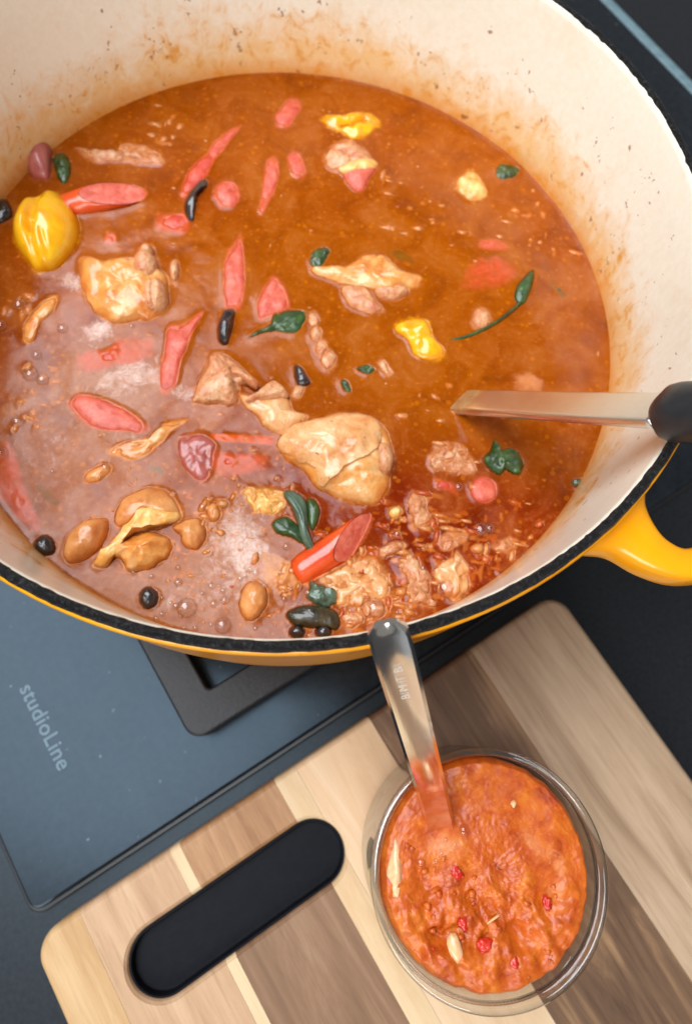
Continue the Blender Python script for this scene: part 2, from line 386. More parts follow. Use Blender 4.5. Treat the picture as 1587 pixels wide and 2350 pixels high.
def wood(name, c1, c2, c3, seed, streak=0.5, speck=0.3):
    t = NT(name)
    v = t.coord((1, 0.10, 0.4), (seed * 3.17, seed * 1.31, seed))
    v2 = t.coord((1, 0.05, 0.3), (seed * 5.1, seed, 0))
    a = t.noise(v, 75, 6, 0.65, 1.4); b = t.noise(v2, 420, 5, 0.7); d = t.noise(t.coord((1, 0.35, 1), (seed, seed * 2, 0)), 28, 3, 0.5, 0.8)
    f = t.math('ADD', t.math('MULTIPLY', a, 0.65), t.math('MULTIPLY', d, 0.35))
    c = t.ramp(f, [(0.34, c1), (0.5, c2), (0.66, c3)])
    dk = t.math('MULTIPLY', t.math('MULTIPLY', t.math('SUBTRACT', b, 0.52), 6, clamp=True), streak)
    c = t.mix(dk, c, t.mix(1.0, c, (0.55, 0.45, 0.36, 1), 'MULTIPLY'))
    g = t.noise(t.coord((1, 0.05, 1), (seed, 0, 0)), 1700, 3, 0.6)
    c = t.mix(t.math('MULTIPLY', t.math('MULTIPLY', t.math('SUBTRACT', g, 0.55), 6, clamp=True), speck), c, t.mix(1.0, c, (0.6, 0.5, 0.42, 1), 'MULTIPLY'))
    kn = t.noise(t.coord((0.5, 9, 1), (seed, seed, 0)), 60, 2, 0.4); pt = t.noise(t.coord((1, 0.5, 1), (seed, 3, 0)), 16, 3, 0.6, 0.5)
    c = t.mix(t.math('MULTIPLY', t.math('MULTIPLY', t.math('SUBTRACT', pt, 0.55), 5, clamp=True), 0.35 * streak), c, t.mix(1.0, c, (0.72, 0.6, 0.5, 1), 'MULTIPLY'))
    c = t.mix(t.math('MULTIPLY', t.math('GREATER_THAN', kn, 0.73), 0.12), c, t.mix(1.0, c, (1.2, 1.2, 1.18, 1), 'MULTIPLY'))
    return t.done(t.pri(c, t.math('ADD', 0.42, t.math('MULTIPLY', b, 0.2)), t.bump(b, 0.2, 0.0004), Specular_IOR_Level=0.4))
M['w_honey'] = wood('honey_wood', srgb(172, 132, 86), srgb(188, 150, 104), srgb(202, 168, 124), 1, 0.35)
M['w_tan'] = wood('tan_wood', srgb(168, 130, 98), srgb(186, 150, 116), srgb(200, 166, 132), 2, 0.4)
M['w_cream'] = wood('cream_sapwood', srgb(200, 166, 124), srgb(212, 184, 144), srgb(220, 196, 160), 3, 0.2, 0.15)
M['w_brown'] = wood('mid_brown_wood', srgb(142, 100, 64), srgb(166, 124, 86), srgb(192, 154, 114), 4, 0.5)
M['w_dark'] = wood('dark_walnut', srgb(112, 82, 58), srgb(136, 104, 78), srgb(160, 130, 102), 5, 0.5)
M['w_peach'] = wood('peach_cream_wood', srgb(206, 168, 128), srgb(218, 186, 148), srgb(226, 198, 164), 6, 0.15, 0.15)
M['w_walnut'] = wood('streaky_walnut', srgb(84, 60, 44), srgb(116, 88, 66), srgb(176, 138, 100), 7.4, 0.5)
M['w_grey'] = wood('grey_tan_wood', srgb(150, 122, 96), srgb(178, 150, 122), srgb(196, 168, 140), 8, 0.45)

# ------------------------------------------------------------------ the setting: worktop
def rrect(u0, u1, v0, v1, r, n=8):
    P = []
    for cu, cv, a0 in ((u1 - r, v1 - r, 0), (u0 + r, v1 - r, 90), (u0 + r, v0 + r, 180), (u1 - r, v0 + r, 270)):
        for k in range(n + 1):
            a = math.radians(a0 + 90 * k / n); P.append((cu + r * math.cos(a), cv + r * math.sin(a)))
    return P

def inset(P, d):
    n = len(P); out = []
    for i in range(n):
        a = Vector(P[i - 1]); b = Vector(P[i]); c = Vector(P[(i + 1) % n])
        e1 = (b - a); e2 = (c - b)
        if e1.length < 1e-9: e1 = e2
        if e2.length < 1e-9: e2 = e1
        t = (e1.normalized() + e2.normalized()).normalized()
        out.append((b.x - t.y * d, b.y + t.x * d))
    return out

def slab(P, prof):
    """closed prism over a counter-clockwise outline; prof = (inset, z) from the bottom up"""
    V = []; n = len(P); Fc = []
    for d, z in prof:
        for x, y in inset(P, d): V.append((x, y, z))
    for k in range(len(prof) - 1):
        for i in range(n):
            j = (i + 1) % n
            Fc.append((k * n + i, k * n + j, (k + 1) * n + j, (k + 1) * n + i))
    Fc.append(tuple(range(n - 1, -1, -1))); Fc.append(tuple((len(prof) - 1) * n + i for i in range(n)))
    return V, Fc

s = 3.0
ct = mobj('worktop', [(-s, -s, -0.0062), (s, -s, -0.0062), (s, s, -0.0062), (-s, s, -0.0062)], [(0, 1, 2, 3)], M['counter'], smooth=False)
ct['kind'] = 'structure'

# ------------------------------------------------------------------ hob (local x runs along its front edge, local y towards its back)
hob = thing('gas_hob', 'black glass gas hob with grey lettering under the yellow pot', 'hob', (0, 0, 0), ANG)
V, Fc = slab(rrect(-0.132, 0.426, -0.0055, 0.50, 0.005), [(0.001, -0.006), (0.0, -0.005), (0.0, -0.0014), (0.0005, -0.0004), (0.0013, 0.0)])
hg = mobj('glass_panel', V, Fc, M['hob'], hob, smooth=False)
V, Fc = slab(rrect(-0.1332, 0.4272, -0.0067, 0.5012, 0.0055), [(-0.0008, -0.0061), (-0.0008, -0.0045), (-0.0002, -0.004)])
mobj('seal', V, Fc, M['black_plastic'], hob, smooth=False)
V, Fc = slab(rrect(0.4155, 0.4222, 0.002, 0.497, 0.0015), [(0.0, 0.0002), (0.0, 0.0008), (0.0004, 0.0012)])
mobj('trim_strip', V, Fc, M['trim'], hob, smooth=False)
# lettering printed on the glass
fc = bpy.data.curves.new('lettering', 'FONT'); fc.body = 'studioLine'; fc.size = 0.0092; fc.space_character = 1.06; fc.extrude = 0.00006; fc.offset = 0.00012
fo = bpy.data.objects.new('lettering', fc); link(fo)
dg = bpy.context.evaluated_depsgraph_get(); me = bpy.data.meshes.new_from_object(fo.evaluated_get(dg)); bpy.data.objects.remove(fo)
tx = bpy.data.objects.new('lettering', me); link(tx); me.materials.clear(); me.materials.append(M['print'])
tx.parent = hob
tp = ground(52, 1558, 0); 
tx.location = (tp.x * DA.x + tp.y * DA.y - 0.0016, -(tp.x * DB.x + tp.y * DB.y), 0.00012); tx.rotation_euler = (0, 0, math.radians(-90))

# burner under the pot
PU = POT.x * DA.x + POT.y * DA.y; PV = POT.x * DB.x + POT.y * DB.y      # pot centre along / across the hob
br = thing('gas_burner', 'black round gas burner below the yellow pot', 'burner', (POT.x, POT.y, 0.0002), ANG)
V, Fc = lathe([(0.0005, 0), (0.052, 0), (0.052, 0.004), (0.046, 0.009), (0.0005, 0.009)], 64); mobj('burner_base', V, Fc, M['burner'], br)
V, Fc = lathe([(0.0005, 0.0092), (0.036, 0.0092), (0.037, 0.0105), (0.036, 0.0135), (0.033, 0.0145), (0.0005, 0.0145)], 64); mobj('burner_cap', V, Fc, M['cast'], br)

# pan support: square cast frame with fingers
ps = thing('pan_support', 'black cast iron square pan support on the hob under the yellow pot', 'pan support', (POT.x, POT.y, 0), ANG)
ZT = 0.0218
def frame_ring(o, i, z0, z1, b=0.0009):
    """square ring, outer half size o, inner half size i, with rounded edges"""
    prof = [(o - b, z0), (o, z0 + b), (o, z1 - b), (o - b * .3, z1 - b * .3), (o - b, z1), (i + b, z1), (i + b * .3, z1 - b * .3), (i, z1 - b), (i, z0 + b), (i + b, z0)]
    V = []; Fc = []; m = len(prof); cnt = None
    for h, z in prof:
        r = max(0.0015, 0.007 - (o - h) * 0.3)
        P = rrect(-h, h, -h, h, r, 6); cnt = len(P)
        V += [(x, y, z) for x, y in P]
    for k in range(m):
        l = (k + 1) % m
        for a in range(cnt):
            c = (a + 1) % cnt
            Fc.append((k * cnt + a, k * cnt + c, l * cnt + c, l * cnt + a))
    return V, Fc
V, Fc = frame_ring(0.1195, 0.1042, 0.0085, ZT)
fixn(mobj('frame', V, Fc, M['cast'], ps, smooth=False))
def finger(x0, y0, x1, y1, w=0.009):
    d = Vector((x1 - x0, y1 - y0)); L = d.length; a = math.atan2(d.y, d.x)
    V, Fc = slab(rrect(0, L, -w / 2, w / 2, 0.002, 4), [(0.0006, 0.010), (0, 0.0112), (0, ZT - 0.0006), (0.0012, ZT + 0.0003)])
    o = mobj('finger', V, Fc, M['cast'], ps, smooth=False); o.location = (x0, y0, 0); o.rotation_euler = (0, 0, a)
for q in (-0.05, 0.05):
    finger(q, -0.109, q, -0.045); finger(q, 0.109, q, 0.045); finger(-0.109, q, -0.06, q); finger(0.109, q, 0.06, q)
for sx in (-1, 1):
    for sy in (-1, 1):
        V, Fc = slab(rrect(sx * 0.113 - 0.005, sx * 0.113 + 0.005, sy * 0.113 - 0.005, sy * 0.113 + 0.005, 0.002, 4), [(0.001, 0.0001), (0, 0.001), (0, 0.0088)])
        mobj('foot', V, Fc, M['cast'], ps, smooth=False)

# ------------------------------------------------------------------ the pot
pot = thing('enamel_pot', 'large yellow enamelled iron pot with cream inside, full of soup', 'pot', (POT.x, POT.y, 0.022))
ZR = Z_RIM - 0.022; ZS = Z_SOUP - 0.022
def rin(z):                                                   # inner radius at height z above the foot
    return 0.1311 + (0.13615 - 0.1311) * (z - ZS) / (ZR - ZS)
V, Fc = lathe([(0.0005, 0.006), (0.105, 0.006), (0.118, 0.010), (0.1255, 0.022), (rin(ZS) - 0.0008, ZS - 0.015), (rin(ZS), ZS), (rin(ZS + 0.02), ZS + 0.02), (rin(ZS + 0.045), ZS + 0.045),
               (rin(ZR - 0.0022) , ZR - 0.0022), (rin(ZR) + 0.0001, ZR - 0.0006), (rin(ZR) + 0.0006, ZR + 0.0001)], 220)
mobj('inner_enamel', V, Fc, M['enamel'], pot)
V = []; Fc = []; n = 420
prof = [(0.13672, -0.0022), (0.13668, 0.00005), (0.1372, 0.00055), (0.1381, 0.0007), (0.1391, 0.00045), (0.13965, -0.0004), (0.1397, -0.0022)]
for i in range(n):
    a = 2 * math.pi * i / n
    for k, (r, z) in enumerate(prof):
        w = fbm(Vector((math.cos(a) * 40, math.sin(a) * 40, k * 0.7)), 3)
        rr = r + (0.00022 * w if 0 < k < 6 else 0) + (0.0003 * fbm(Vector((math.cos(a) * 95, math.sin(a) * 95, 5)), 3) if k < 3 else 0); zz = z + (0.00022 * w if 1 < k < 5 else 0)
        V.append((rr * math.cos(a), rr * math.sin(a), ZR + zz))
m = len(prof)
for i in range(n):
    j = (i + 1) % n
    for k in range(m - 1): Fc.append((i * m + k, j * m + k, j * m + k + 1, i * m + k + 1))
mobj('iron_rim', V, Fc, M['iron'], pot)
V, Fc = lathe([(0.1394, ZR - 0.0006), (0.1400, ZR - 0.0009), (0.1404, ZR - 0.0018), (0.1404, ZR - 0.0034), (0.1393, ZR - 0.012), (0.1390, ZR - 0.03), (0.1384, ZR - 0.055), (0.1368, ZR - 0.08), (0.1325, ZR - 0.098), (0.124, ZR - 0.111), (0.112, ZR - 0.118), (0.1, ZR - 0.1197), (0.0005, ZR - 0.1197)], 220)
mobj('outer_enamel', V, Fc, M['yellow'], pot)
def handle(axis_deg):
    hx = math.radians(axis_deg)
    outer = [(-25.2, .1375), (-24.3, .1408), (-22.0, .1466), (-20.6, .1565), (-18.4, .1664), (-14.5, .1745), (-8, .1812), (0, .1835)]
    inner = [(-12.2, .1375), (-12.8, .1408), (-14.6, .1438), (-15.9, .1492), (-16.3, .1548), (-15.3, .1608), (-11, .1672), (-5.5, .1705), (0, .1715)]
    outer = outer + [(-a, r) for a, r in outer[-2::-1]]; inner = inner + [(-a, r) for a, r in inner[-2::-1]]
    pol = lambda q: Vector((q[1] * math.cos(hx + math.radians(q[0])), q[1] * math.sin(hx + math.radians(q[0]))))
    N = 72
    O = spline([pol(q) for q in outer], N, False); I = spline([pol(q) for q in inner], N, False)
    V = []; Fc = []; ns = 20
    zc = ZR - 0.0125; hz = 0.0065
    for i in range(N):
        c = (O[i] + I[i]) / 2; d = (O[i] - I[i]) / 2
        e = i / (N - 1); drop = 0.0022 * math.sin(math.pi * e)
        for k in range(ns):
            a = 2 * math.pi * k / ns; ca, sa = math.cos(a), math.sin(a)
            x = math.copysign(abs(ca) ** 0.55, ca); y = math.copysign(abs(sa) ** 0.6, sa)
            V.append((c.x + d.x * x, c.y + d.y * x, zc + hz * y - drop))
    for i in range(N - 1):
        for k in range(ns):
            l = (k + 1) % ns
            Fc.append((i * ns + k, i * ns + l, (i + 1) * ns + l, (i + 1) * ns + k))
    Fc.append(tuple(range(ns - 1, -1, -1))); Fc.append(tuple((N - 1) * ns + k for k in range(ns)))
    fixn(mobj('handle', V, Fc, M['yellow'], pot))
handle(-16.0); handle(164.0)

# ------------------------------------------------------------------ what floats in the soup
FLOAT = []           # (object) every solid that the broth flows round
def floatobj(o): FLOAT.append(o); return o

def outline(pts): return [ground(x, y, Z_SOUP) for x, y in pts]

def pill(p0, p1, w0, w1=None, bend=0):
    w1 = w0 if w1 is None else w1
    a = Vector(p0); b = Vector(p1); d = (b - a).normalized(); s = Vector((-d.y, d.x)); P = []
    mid = (a + b) / 2 + s * bend
    for q in range(-2, 3):
        t = math.radians(q * 40); P.append(b + (d * math.cos(t) * w1 * .75 + s * math.sin(t) * w1) )
    P.append(mid + s * (w0 + w1) / 2)
    for q in range(-2, 3):
        t = math.radians(q * 40); P.append(a - (d * math.cos(t) * w0 * .75 + s * math.sin(t) * w0))
    P.append(mid - s * (w0 + w1) / 2)
    return [tuple(p) for p in P]

def ball(c, rx, ry=None):
    ry = ry or rx
    return [(c[0] + rx * math.cos(2 * math.pi * k / 10), c[1] + ry * math.sin(2 * math.pi * k / 10)) for k in range(10)]

def pad(name, pts, top, edge, mat, parent=None, rough=0.0006, nscale=160, pw=1.0, groove=None, tilt=(0, 0), seed=None, n=56, rings=11, origin=None, bottom=0.0045, skirt=0.0022, xy=0.5, drape=None):
    """a rounded lump over an outline: 'top' above the soup, rim 'edge' below it (metres)"""
    o = spline(outline(pts), n); c = sum(o, Vector((0, 0))) / n
    seed = random.random() * 50 if seed is None else seed
    off = Vector((seed, seed * 1.7, seed * .3))
    V = []
    size = max((p - c).length for p in o)
    for k in range(rings + 1):
        t = k / rings; s = math.sin(t * math.pi / 2) if pw >= 1 else t; prof = max(0.0, math.cos(t * math.pi / 2)) ** (0.9 / pw)
        for i in range(n):
            p = c + (o[i] - c) * s
            z = -edge + (top + edge) * prof
            q = Vector((p.x, p.y, 0)) * nscale + off
            nn = fbm(q, 4)
            z += rough * nn * (1 - 0.6 * t) + tilt[0] * (p.x - c.x) + tilt[1] * (p.y - c.y)
            if groove:
                for (g0, g1, gw, gd) in groove:
                    a = ground(*g0, Z_SOUP); b = ground(*g1, Z_SOUP); ab = b - a
                    u = max(0, min(1, (p - a).dot(ab) / ab.length_squared)); dd = (p - a - ab * u).length
                    z -= gd * math.exp(-(dd / gw) ** 2) * prof
            jit = Vector((fbm(q + Vector((9, 0, 0)), 3), fbm(q + Vector((0, 9, 3)), 3))) * rough * xy
            V.append(Vector((p.x + jit.x, p.y + jit.y, Z_SOUP + z)))
    if drape:
        ov = Vector(parent.location); tree = BVHTree.FromPolygons([v.co + ov for v in drape.data.vertices], [tuple(q.vertices) for q in drape.data.polygons])
        for q in V:
            h = tree.ray_cast(Vector((q.x, q.y, Z_SOUP + 0.03)), Vector((0, 0, -1)), 0.04)
            if h[0] is not None: q.z = h[0].z + 0.0011 + (q.z - Z_SOUP) * 0.10
    Fc = []
    for k in range(rings):
        for i in range(n):
            j = (i + 1) % n
            if k == 0: Fc.append((i, n + i, n + j)) if False else Fc.append((i, n + i, n + j, j))
            else: Fc.append((k * n + i, (k + 1) * n + i, (k + 1) * n + j, k * n + j))
    base = len(V)
    for i in range(n):
        p = c + (o[i] - c) * (1 + skirt / max(0.004, size)); V.append(Vector((p.x, p.y, Z_SOUP - edge - bottom)))
    for i in range(n):
        j = (i + 1) % n; Fc.append((rings * n + i, base + i, base + j, rings * n + j))
    Fc.append(tuple(base + i for i in range(n)))
    org = origin if origin is not None else (Vector(parent.location) if parent else Vector((c.x, c.y, Z_SOUP)))
    ob = mobj(name, [v - org for v in V], Fc, mat, parent)
    bm = bmesh.new(); bm.from_mesh(ob.data); bmesh.ops.remove_doubles(bm, verts=bm.verts, dist=1e-6); bmesh.ops.recalc_face_normals(bm, faces=bm.faces); bm.to_mesh(ob.data); bm.free()
    if not parent: ob.location = org
    vz = np.array([(v.co.z + org.z - Z_SOUP, fbm(Vector((v.co.x + org.x, v.co.y + org.y, 0)) * 210 + off, 3)) for v in ob.data.vertices])
    st = np.clip(np.exp(-np.clip(vz[:, 0], 0, 1) / (0.0007 + 0.12 * max(0, top))) * 0.95 + vz[:, 1] * 0.5, 0, 1)
    at = ob.data.attributes.new('stain', 'FLOAT', 'POINT'); at.data.foreach_set('value', st.astype(np.float32))
    return floatobj(ob)

def at_soup(x, y): p = ground(x, y, Z_SOUP); return Vector((p.x, p.y, Z_SOUP))

def sausage(label, p0, p1, r, z0, z1, cutn, skin, face, group='sausage pieces in the soup', back=(1, 0, 0.0)):
    """cylinder from p0 to p1 (photo spots on the soup level, lifted by z0, z1), its p1 end cut by a plane of normal cutn = (along, side, up)"""
    a = at_soup(*p0) + Vector((0, 0, z0)); b = at_soup(*p1) + Vector((0, 0, z1))
    t = thing('sausage_piece', label, 'sausage', tuple((a + b) / 2), 0, group)
    org = (a + b) / 2
    d = (b - a).normalized(); side = d.cross(Vector((0, 0, 1))).normalized(); up = side.cross(d)
    L = (b - a).length; n = 40; V = []; Fc = []; m = 14
    def plane(nv, ang): return -(nv[1] * r * math.cos(ang) + nv[2] * r * math.sin(ang)) / nv[0]
    for k in range(m + 1):
        f = k / m
        for i in range(n):
            g = 2 * math.pi * i / n
            s0 = plane(back, g); s1 = L + plane(cutn, g); sgm = s0 + (s1 - s0) * f
            rr = r * (1 + 0.03 * noise.noise(Vector((sgm * 200, math.cos(g) * 2, math.sin(g) * 2 + org.x * 900))))
            rr *= 0.72 + 0.28 * math.sqrt(max(0, 1 - (1 - min(1, f * 6)) ** 2))
            if k == m: rr = r * 0.965
            V.append(a + d * sgm + side * rr * math.cos(g) + up * rr * math.sin(g) - org)
    for k in range(m):
        for i in range(n):
            j = (i + 1) % n; Fc.append((k * n + i, k * n + j, (k + 1) * n + j, (k + 1) * n + i))
    Fc.append(tuple(range(n - 1, -1, -1)))
    floatobj(fixn(mobj('skin', V, Fc, skin, t)))
    V2 = []; Fc2 = []; nv = d * cutn[0] + side * cutn[1] + up * cutn[2]; nv.normalize()
    cc = sum((V[m * n + i] for i in range(n)), Vector()) / n
    for k in range(1, 8):
        f = k / 7
        for i in range(n):
            e = V[m * n + i]; p = cc + (e - cc) * f * 0.985
            V2.append(p + nv * (0.0002 + 0.0005 * math.sqrt(max(0, 1 - f * f)) + 0.0002 * noise.noise((p + org) * 500)))
    V2.append(cc + nv * 0.0007)
    for k in range(6):
        for i in range(n):
            j = (i + 1) % n; Fc2.append((k * n + i, k * n + j, (k + 1) * n + j, (k + 1) * n + i))
    for i in range(n): Fc2.append((len(V2) - 1, i, (i + 1) % n))
    floatobj(fixn(mobj('cut_face', V2, Fc2, face, t)))
    return t

GS = 'sausage pieces in the soup'; GC = 'chicken pieces in the soup'; GO = 'black olive pieces in the soup'; GL = 'green leaves in the soup'; GP = 'yellow peppers in the soup'; GB = 'small pale beans and bits in the soup'
mm = 0.001

# sausages with a visible cut end
sausage('orange skinned sausage with a large pink oval cut end, right of the yellow pepper', (135, 468), (262, 449), 0.0060, -0.003, 0.0022, (0.42, 0.0, 0.90), M['saus_skin'], M['saus'])
sausage('shiny orange-red sausage slice with pink cut side, beside the green herb near the front rim', (672, 1300), (800, 1222), 0.0057, -0.0035, 0.0016, (0.50, 0.60, 0.62), M['saus_skin'], M['saus'])
def spear(label, pts, top, edge, mat='saus', rough=0.0008, **kw):
    top = top * 0.42 if 0 < top < 0.005 else top
    kw.setdefault('xy', 0.12)
    return tag(pad('sausage_slice', pts, top, edge, M[mat], rough=rough, **kw), label, 'sausage', GS)
spear('mauve sausage stub standing up against the pot wall at far left', [(74, 360), (85, 334), (101, 327), (117, 338), (120, 360), (113, 407), (79, 407), (66, 391)], 7 * mm, 1 * mm, 'saus_dull', tilt=(0, 0.15))
spear('long red sausage strip just above the curved black olive strip', [(410, 440), (425, 395), (450, 365), (482, 345), (490, 360), (470, 400), (440, 435), (420, 450)], 2 * mm, 1 * mm, 'saus_red')
spear('narrow pink sausage strip slanting up right from the red strip', [(462, 372), (480, 330), (515, 300), (548, 284), (530, 310), (505, 345), (482, 368)], 1.2 * mm, 1 * mm)
spear('round pink sausage end right of the curved black olive strip', ball((516, 442), 29, 30), 2.5 * mm, 1 * mm)
spear('upright pink sausage strip between the round pink end and the far chicken piece', [(603, 372), (622, 355), (632, 372), (628, 420), (612, 458), (595, 485), (588, 470), (596, 420)], 1.8 * mm, .8 * mm)
spear('small oblong pink sausage bit between the upright strip and the far chicken piece', pill((667, 358), (679, 392), 15, 15), 1.4 * mm, .7 * mm)
spear('small pink sausage bit nearest to the far pot wall', pill((668, 238), (642, 274), 18, 20), 2 * mm, .8 * mm)
spear('stubby orange-red sausage bit below the curved black olive strip', pill((365, 505), (415, 508), 18, 24), 1.4 * mm, 1.2 * mm, 'saus_red')
spear('tiny pink sausage dot between yellow pepper and stubby red bit', ball((252, 541), 12, 12), 1.5 * mm, .6 * mm)
spear('long pointed pink sausage spear above the black olive chunk in the middle', [(547, 537), (554, 580), (557, 645), (549, 696), (529, 706), (509, 696), (507, 620), (514, 575), (534, 550)], 2 * mm, 1 * mm)
spear('broad rounded pink sausage slice touching the dark green leaf in the middle', [(585, 711), (587, 675), (610, 640), (625, 630), (648, 655), (658, 696), (655, 706), (615, 718), (590, 725)], 2.4 * mm, 1 * mm)
spear('slanted pink sausage spear left of the drumstick knuckle', [(461, 706), (438, 756), (413, 817), (398, 877), (368, 895), (363, 847), (373, 791), (383, 741), (418, 736)], 2.2 * mm, .8 * mm)
spear('sunken red sausage piece under the chicken thigh in the milky broth', [(166, 822), (191, 796), (242, 791), (282, 766), (348, 776), (330, 817), (252, 832), (202, 846)], 0.3 * mm, 2 * mm, 'saus_red')
spear('thick pink sausage log lying in the milky broth at left', [(160, 912), (186, 895), (237, 908), (292, 933), (335, 966), (323, 985), (282, 980), (217, 975), (178, 945)], 3 * mm, 1 * mm, 'saus')
spear('wrinkled dark pink sausage lump left of the drumstick meat', [(406, 1005), (420, 987), (454, 984), (489, 1008), (485, 1036), (475, 1081), (458, 1098), (427, 1071), (409, 1046)], 3.4 * mm, .8 * mm, 'saus_dull', rough=0.0016, nscale=220)
spear('round pink sausage ball below the parsley at right', ball((1096, 1112), 29, 29), 3.4 * mm, .5 * mm)
spear('tiny red bit left of the round pink sausage ball', pill((995, 1098), (1028, 1108), 10), .6 * mm, .8 * mm, 'saus_red')
spear('large sunken pink-red sausage piece left of the leaf with a stem', [(1046, 645), (1070, 597), (1126, 583), (1168, 605), (1158, 640), (1106, 660), (1050, 655)], 0.15 * mm, 2 * mm, 'saus_red')
spear('small pink bit just beyond the large sunken pink-red piece', [(1086, 560), (1095, 545), (1130, 545), (1150, 562), (1120, 570)], .5 * mm, 1 * mm, 'saus')
spear('long sunken red piece at the left edge near the front wall', [(0, 1010), (30, 1020), (50, 1080), (75, 1150), (95, 1195), (70, 1205), (20, 1150), (-10, 1110)], -0.1 * mm, 1.5 * mm, 'saus_red')
spear('flat dark red shred under the wide part of the drumstick', [(480, 1030), (560, 1030), (610, 1040), (600, 1065), (530, 1080), (490, 1070)], -0.2 * mm, 1.2 * mm, 'saus_red', rough=0.0008)
spear('thin orange strip between dark lump and drumstick', pill((485, 992), (612, 1000), 8, 10), .6 * mm, .8 * mm, 'saus_skin')

# peppers
def pepper(label, pts, top, edge, **kw): return tag(pad('yellow_pepper', pts, top, edge, M['pepper'], **kw), label, 'pepper', GP)
pepper('big glossy yellow scotch bonnet pepper with a deep fold at far left', [(123, 443), (151, 460), (176, 498), (181, 530), (164, 574), (132, 608), (104, 617), (82, 615), (60, 589), (38, 558), (33, 530), (44, 492), (66, 463), (94, 454)], 11 * mm, 1 * mm, rough=0.0008, nscale=90,
       groove=[((97, 470), (83, 540), 0.0022, 0.0042), ((83, 540), (92, 610), 0.0016, 0.003), ((120, 600), (112, 560), 0.001, 0.0015)], n=80, rings=20)
pepper('crumpled half sunken yellow pepper near the far wall', [(732, 270), (745, 262), (778, 262), (813, 257), (843, 262), (858, 282), (838, 302), (803, 317), (778, 305), (745, 290)], 2.2 * mm, 1 * mm, rough=0.0018, nscale=260, groove=[((775, 290), (825, 275), 0.0014, 0.0028)])
pepper('knobbly bright yellow pepper right of centre above the ladle', [(899, 736), (929, 724), (970, 729), (980, 766), (1005, 792), (1000, 812), (964, 817), (939, 802), (924, 772), (899, 751)], 3.4 * mm, .9 * mm, rough=0.0012, nscale=200, groove=[((905, 775), (990, 760), 0.0015, 0.002)])

# chicken
def cthing(name, label, c): return thing(name, label, 'chicken', tuple(at_soup(*c)), 0, GC)
t = cthing('chicken_drumstick', 'large pale chicken drumstick with bare knuckle in the middle of the soup', (760, 1020))
dm = pad('meat', [(631, 998), (659, 974), (707, 956), (759, 942), (811, 942), (853, 956), (880, 991), (893, 1036), (884, 1064), (880, 1105), (860, 1140), (825, 1150), (777, 1133), (728, 1112), (690, 1071), (652, 1046), (634, 1019)], 7 * mm, 1 * mm, M['skin_gold'], t, rough=0.0016, nscale=150, groove=[((858, 1000), (872, 1070), 0.001, 0.003), ((872, 1070), (740, 1112), 0.001, 0.0015)], n=80, rings=18)
pad('skin_flap', [(634, 998), (659, 974), (707, 956), (759, 942), (811, 942), (849, 956), (861, 984), (856, 1022), (829, 1046), (777, 1074), (730, 1109), (707, 1064), (673, 1050), (638, 1026)], 2 * mm, 0, M['skin'], t, rough=0.0016, nscale=240, n=80, rings=18, bottom=0.0012, skirt=-0.0006, drape=dm)
pad('bone_shaft', [(544, 894), (589, 905), (648, 900), (666, 935), (700, 949), (650, 990), (603, 970), (586, 946), (558, 925)], 3.4 * mm, .8 * mm, M['skin'], t, rough=0.0012, nscale=170)
pad('tissue', [(556, 915), (589, 894), (621, 871), (655, 904), (610, 914)], 5 * mm, -2 * mm, M['meat'], t, rough=0.001, nscale=260, bottom=0.002, skirt=-0.001)
pad('knuckle', [(440, 904), (465, 838), (489, 804), (517, 811), (541, 835), (582, 870), (562, 878), (545, 880), (536, 915), (492, 919), (454, 918)], 5 * mm, .8 * mm, M['meat'], t, rough=0.0022, nscale=210, groove=[((530, 850), (540, 905), 0.0012, 0.003), ((470, 862), (520, 835), 0.0012, 0.0018)])
pad('tendon', pill((528, 848), (582, 882), 8, 7), 5.5 * mm, -2 * mm, M['meat'], t, rough=0.0006, bottom=0.002, skirt=-0.001)
pad('meat_lump', ball((868, 1045), 24, 40), 6.6 * mm, 1 * mm, M['meat'], t, rough=0.001)
t = cthing('chicken_thigh', 'golden chicken thigh with two white knobs, right below the big yellow pepper', (280, 650))
pad('skin', [(186, 586), (233, 596), (283, 586), (310, 590), (330, 610), (372, 620), (384, 653), (378, 700), (353, 722), (315, 728), (268, 734), (227, 716), (205, 690), (189, 659)], 6 * mm, 1 * mm, M['skin_gold'], t, rough=0.0019, nscale=190, groove=[((235, 620), (222, 690), 0.002, 0.001)], n=72, rings=16)
pad('bone_knob', ball((332, 612), 30, 34), 7.5 * mm, .5 * mm, M['meat'], t, rough=0.0008)
pad('bone_knob', ball((352, 676), 31, 40), 7.2 * mm, .5 * mm, M['meat'], t, rough=0.0009, groove=[((350, 640), (355, 715), 0.0008, 0.0014)])
pad('bone_knob', ball((335, 574), 18, 14), 4.5 * mm, .5 * mm, M['meat'], t, rough=0.0005)
pad('bone_knob', ball((396, 615), 11, 25), 3 * mm, .8 * mm, M['meat'], t, rough=0.0005)
def chick(label, pts, top, edge, mat='skin', **kw):
    kw.setdefault('rough', 0.0015); kw.setdefault('nscale', 230); top = top * 0.8
    return tag(pad('chicken_piece', pts, top, edge, M[mat], **kw), label, 'chicken', GC)
t = cthing('chicken_piece', 'ragged chicken piece with pink underside in the middle right, above the yellow pepper', (850, 640))
pad('skin', [(700, 612), (740, 606), (790, 605), (823, 583), (869, 583), (904, 612), (952, 628), (946, 650), (910, 660), (870, 662), (820, 655), (760, 640)], 3.4 * mm, .8 * mm, M['skin_gold'], t, rough=0.002, nscale=260)
pad('pink_meat', [(775, 655), (800, 648), (830, 655), (850, 680), (866, 703), (838, 713), (795, 696)], 2.8 * mm, .6 * mm, M['meat'], t, rough=0.001)
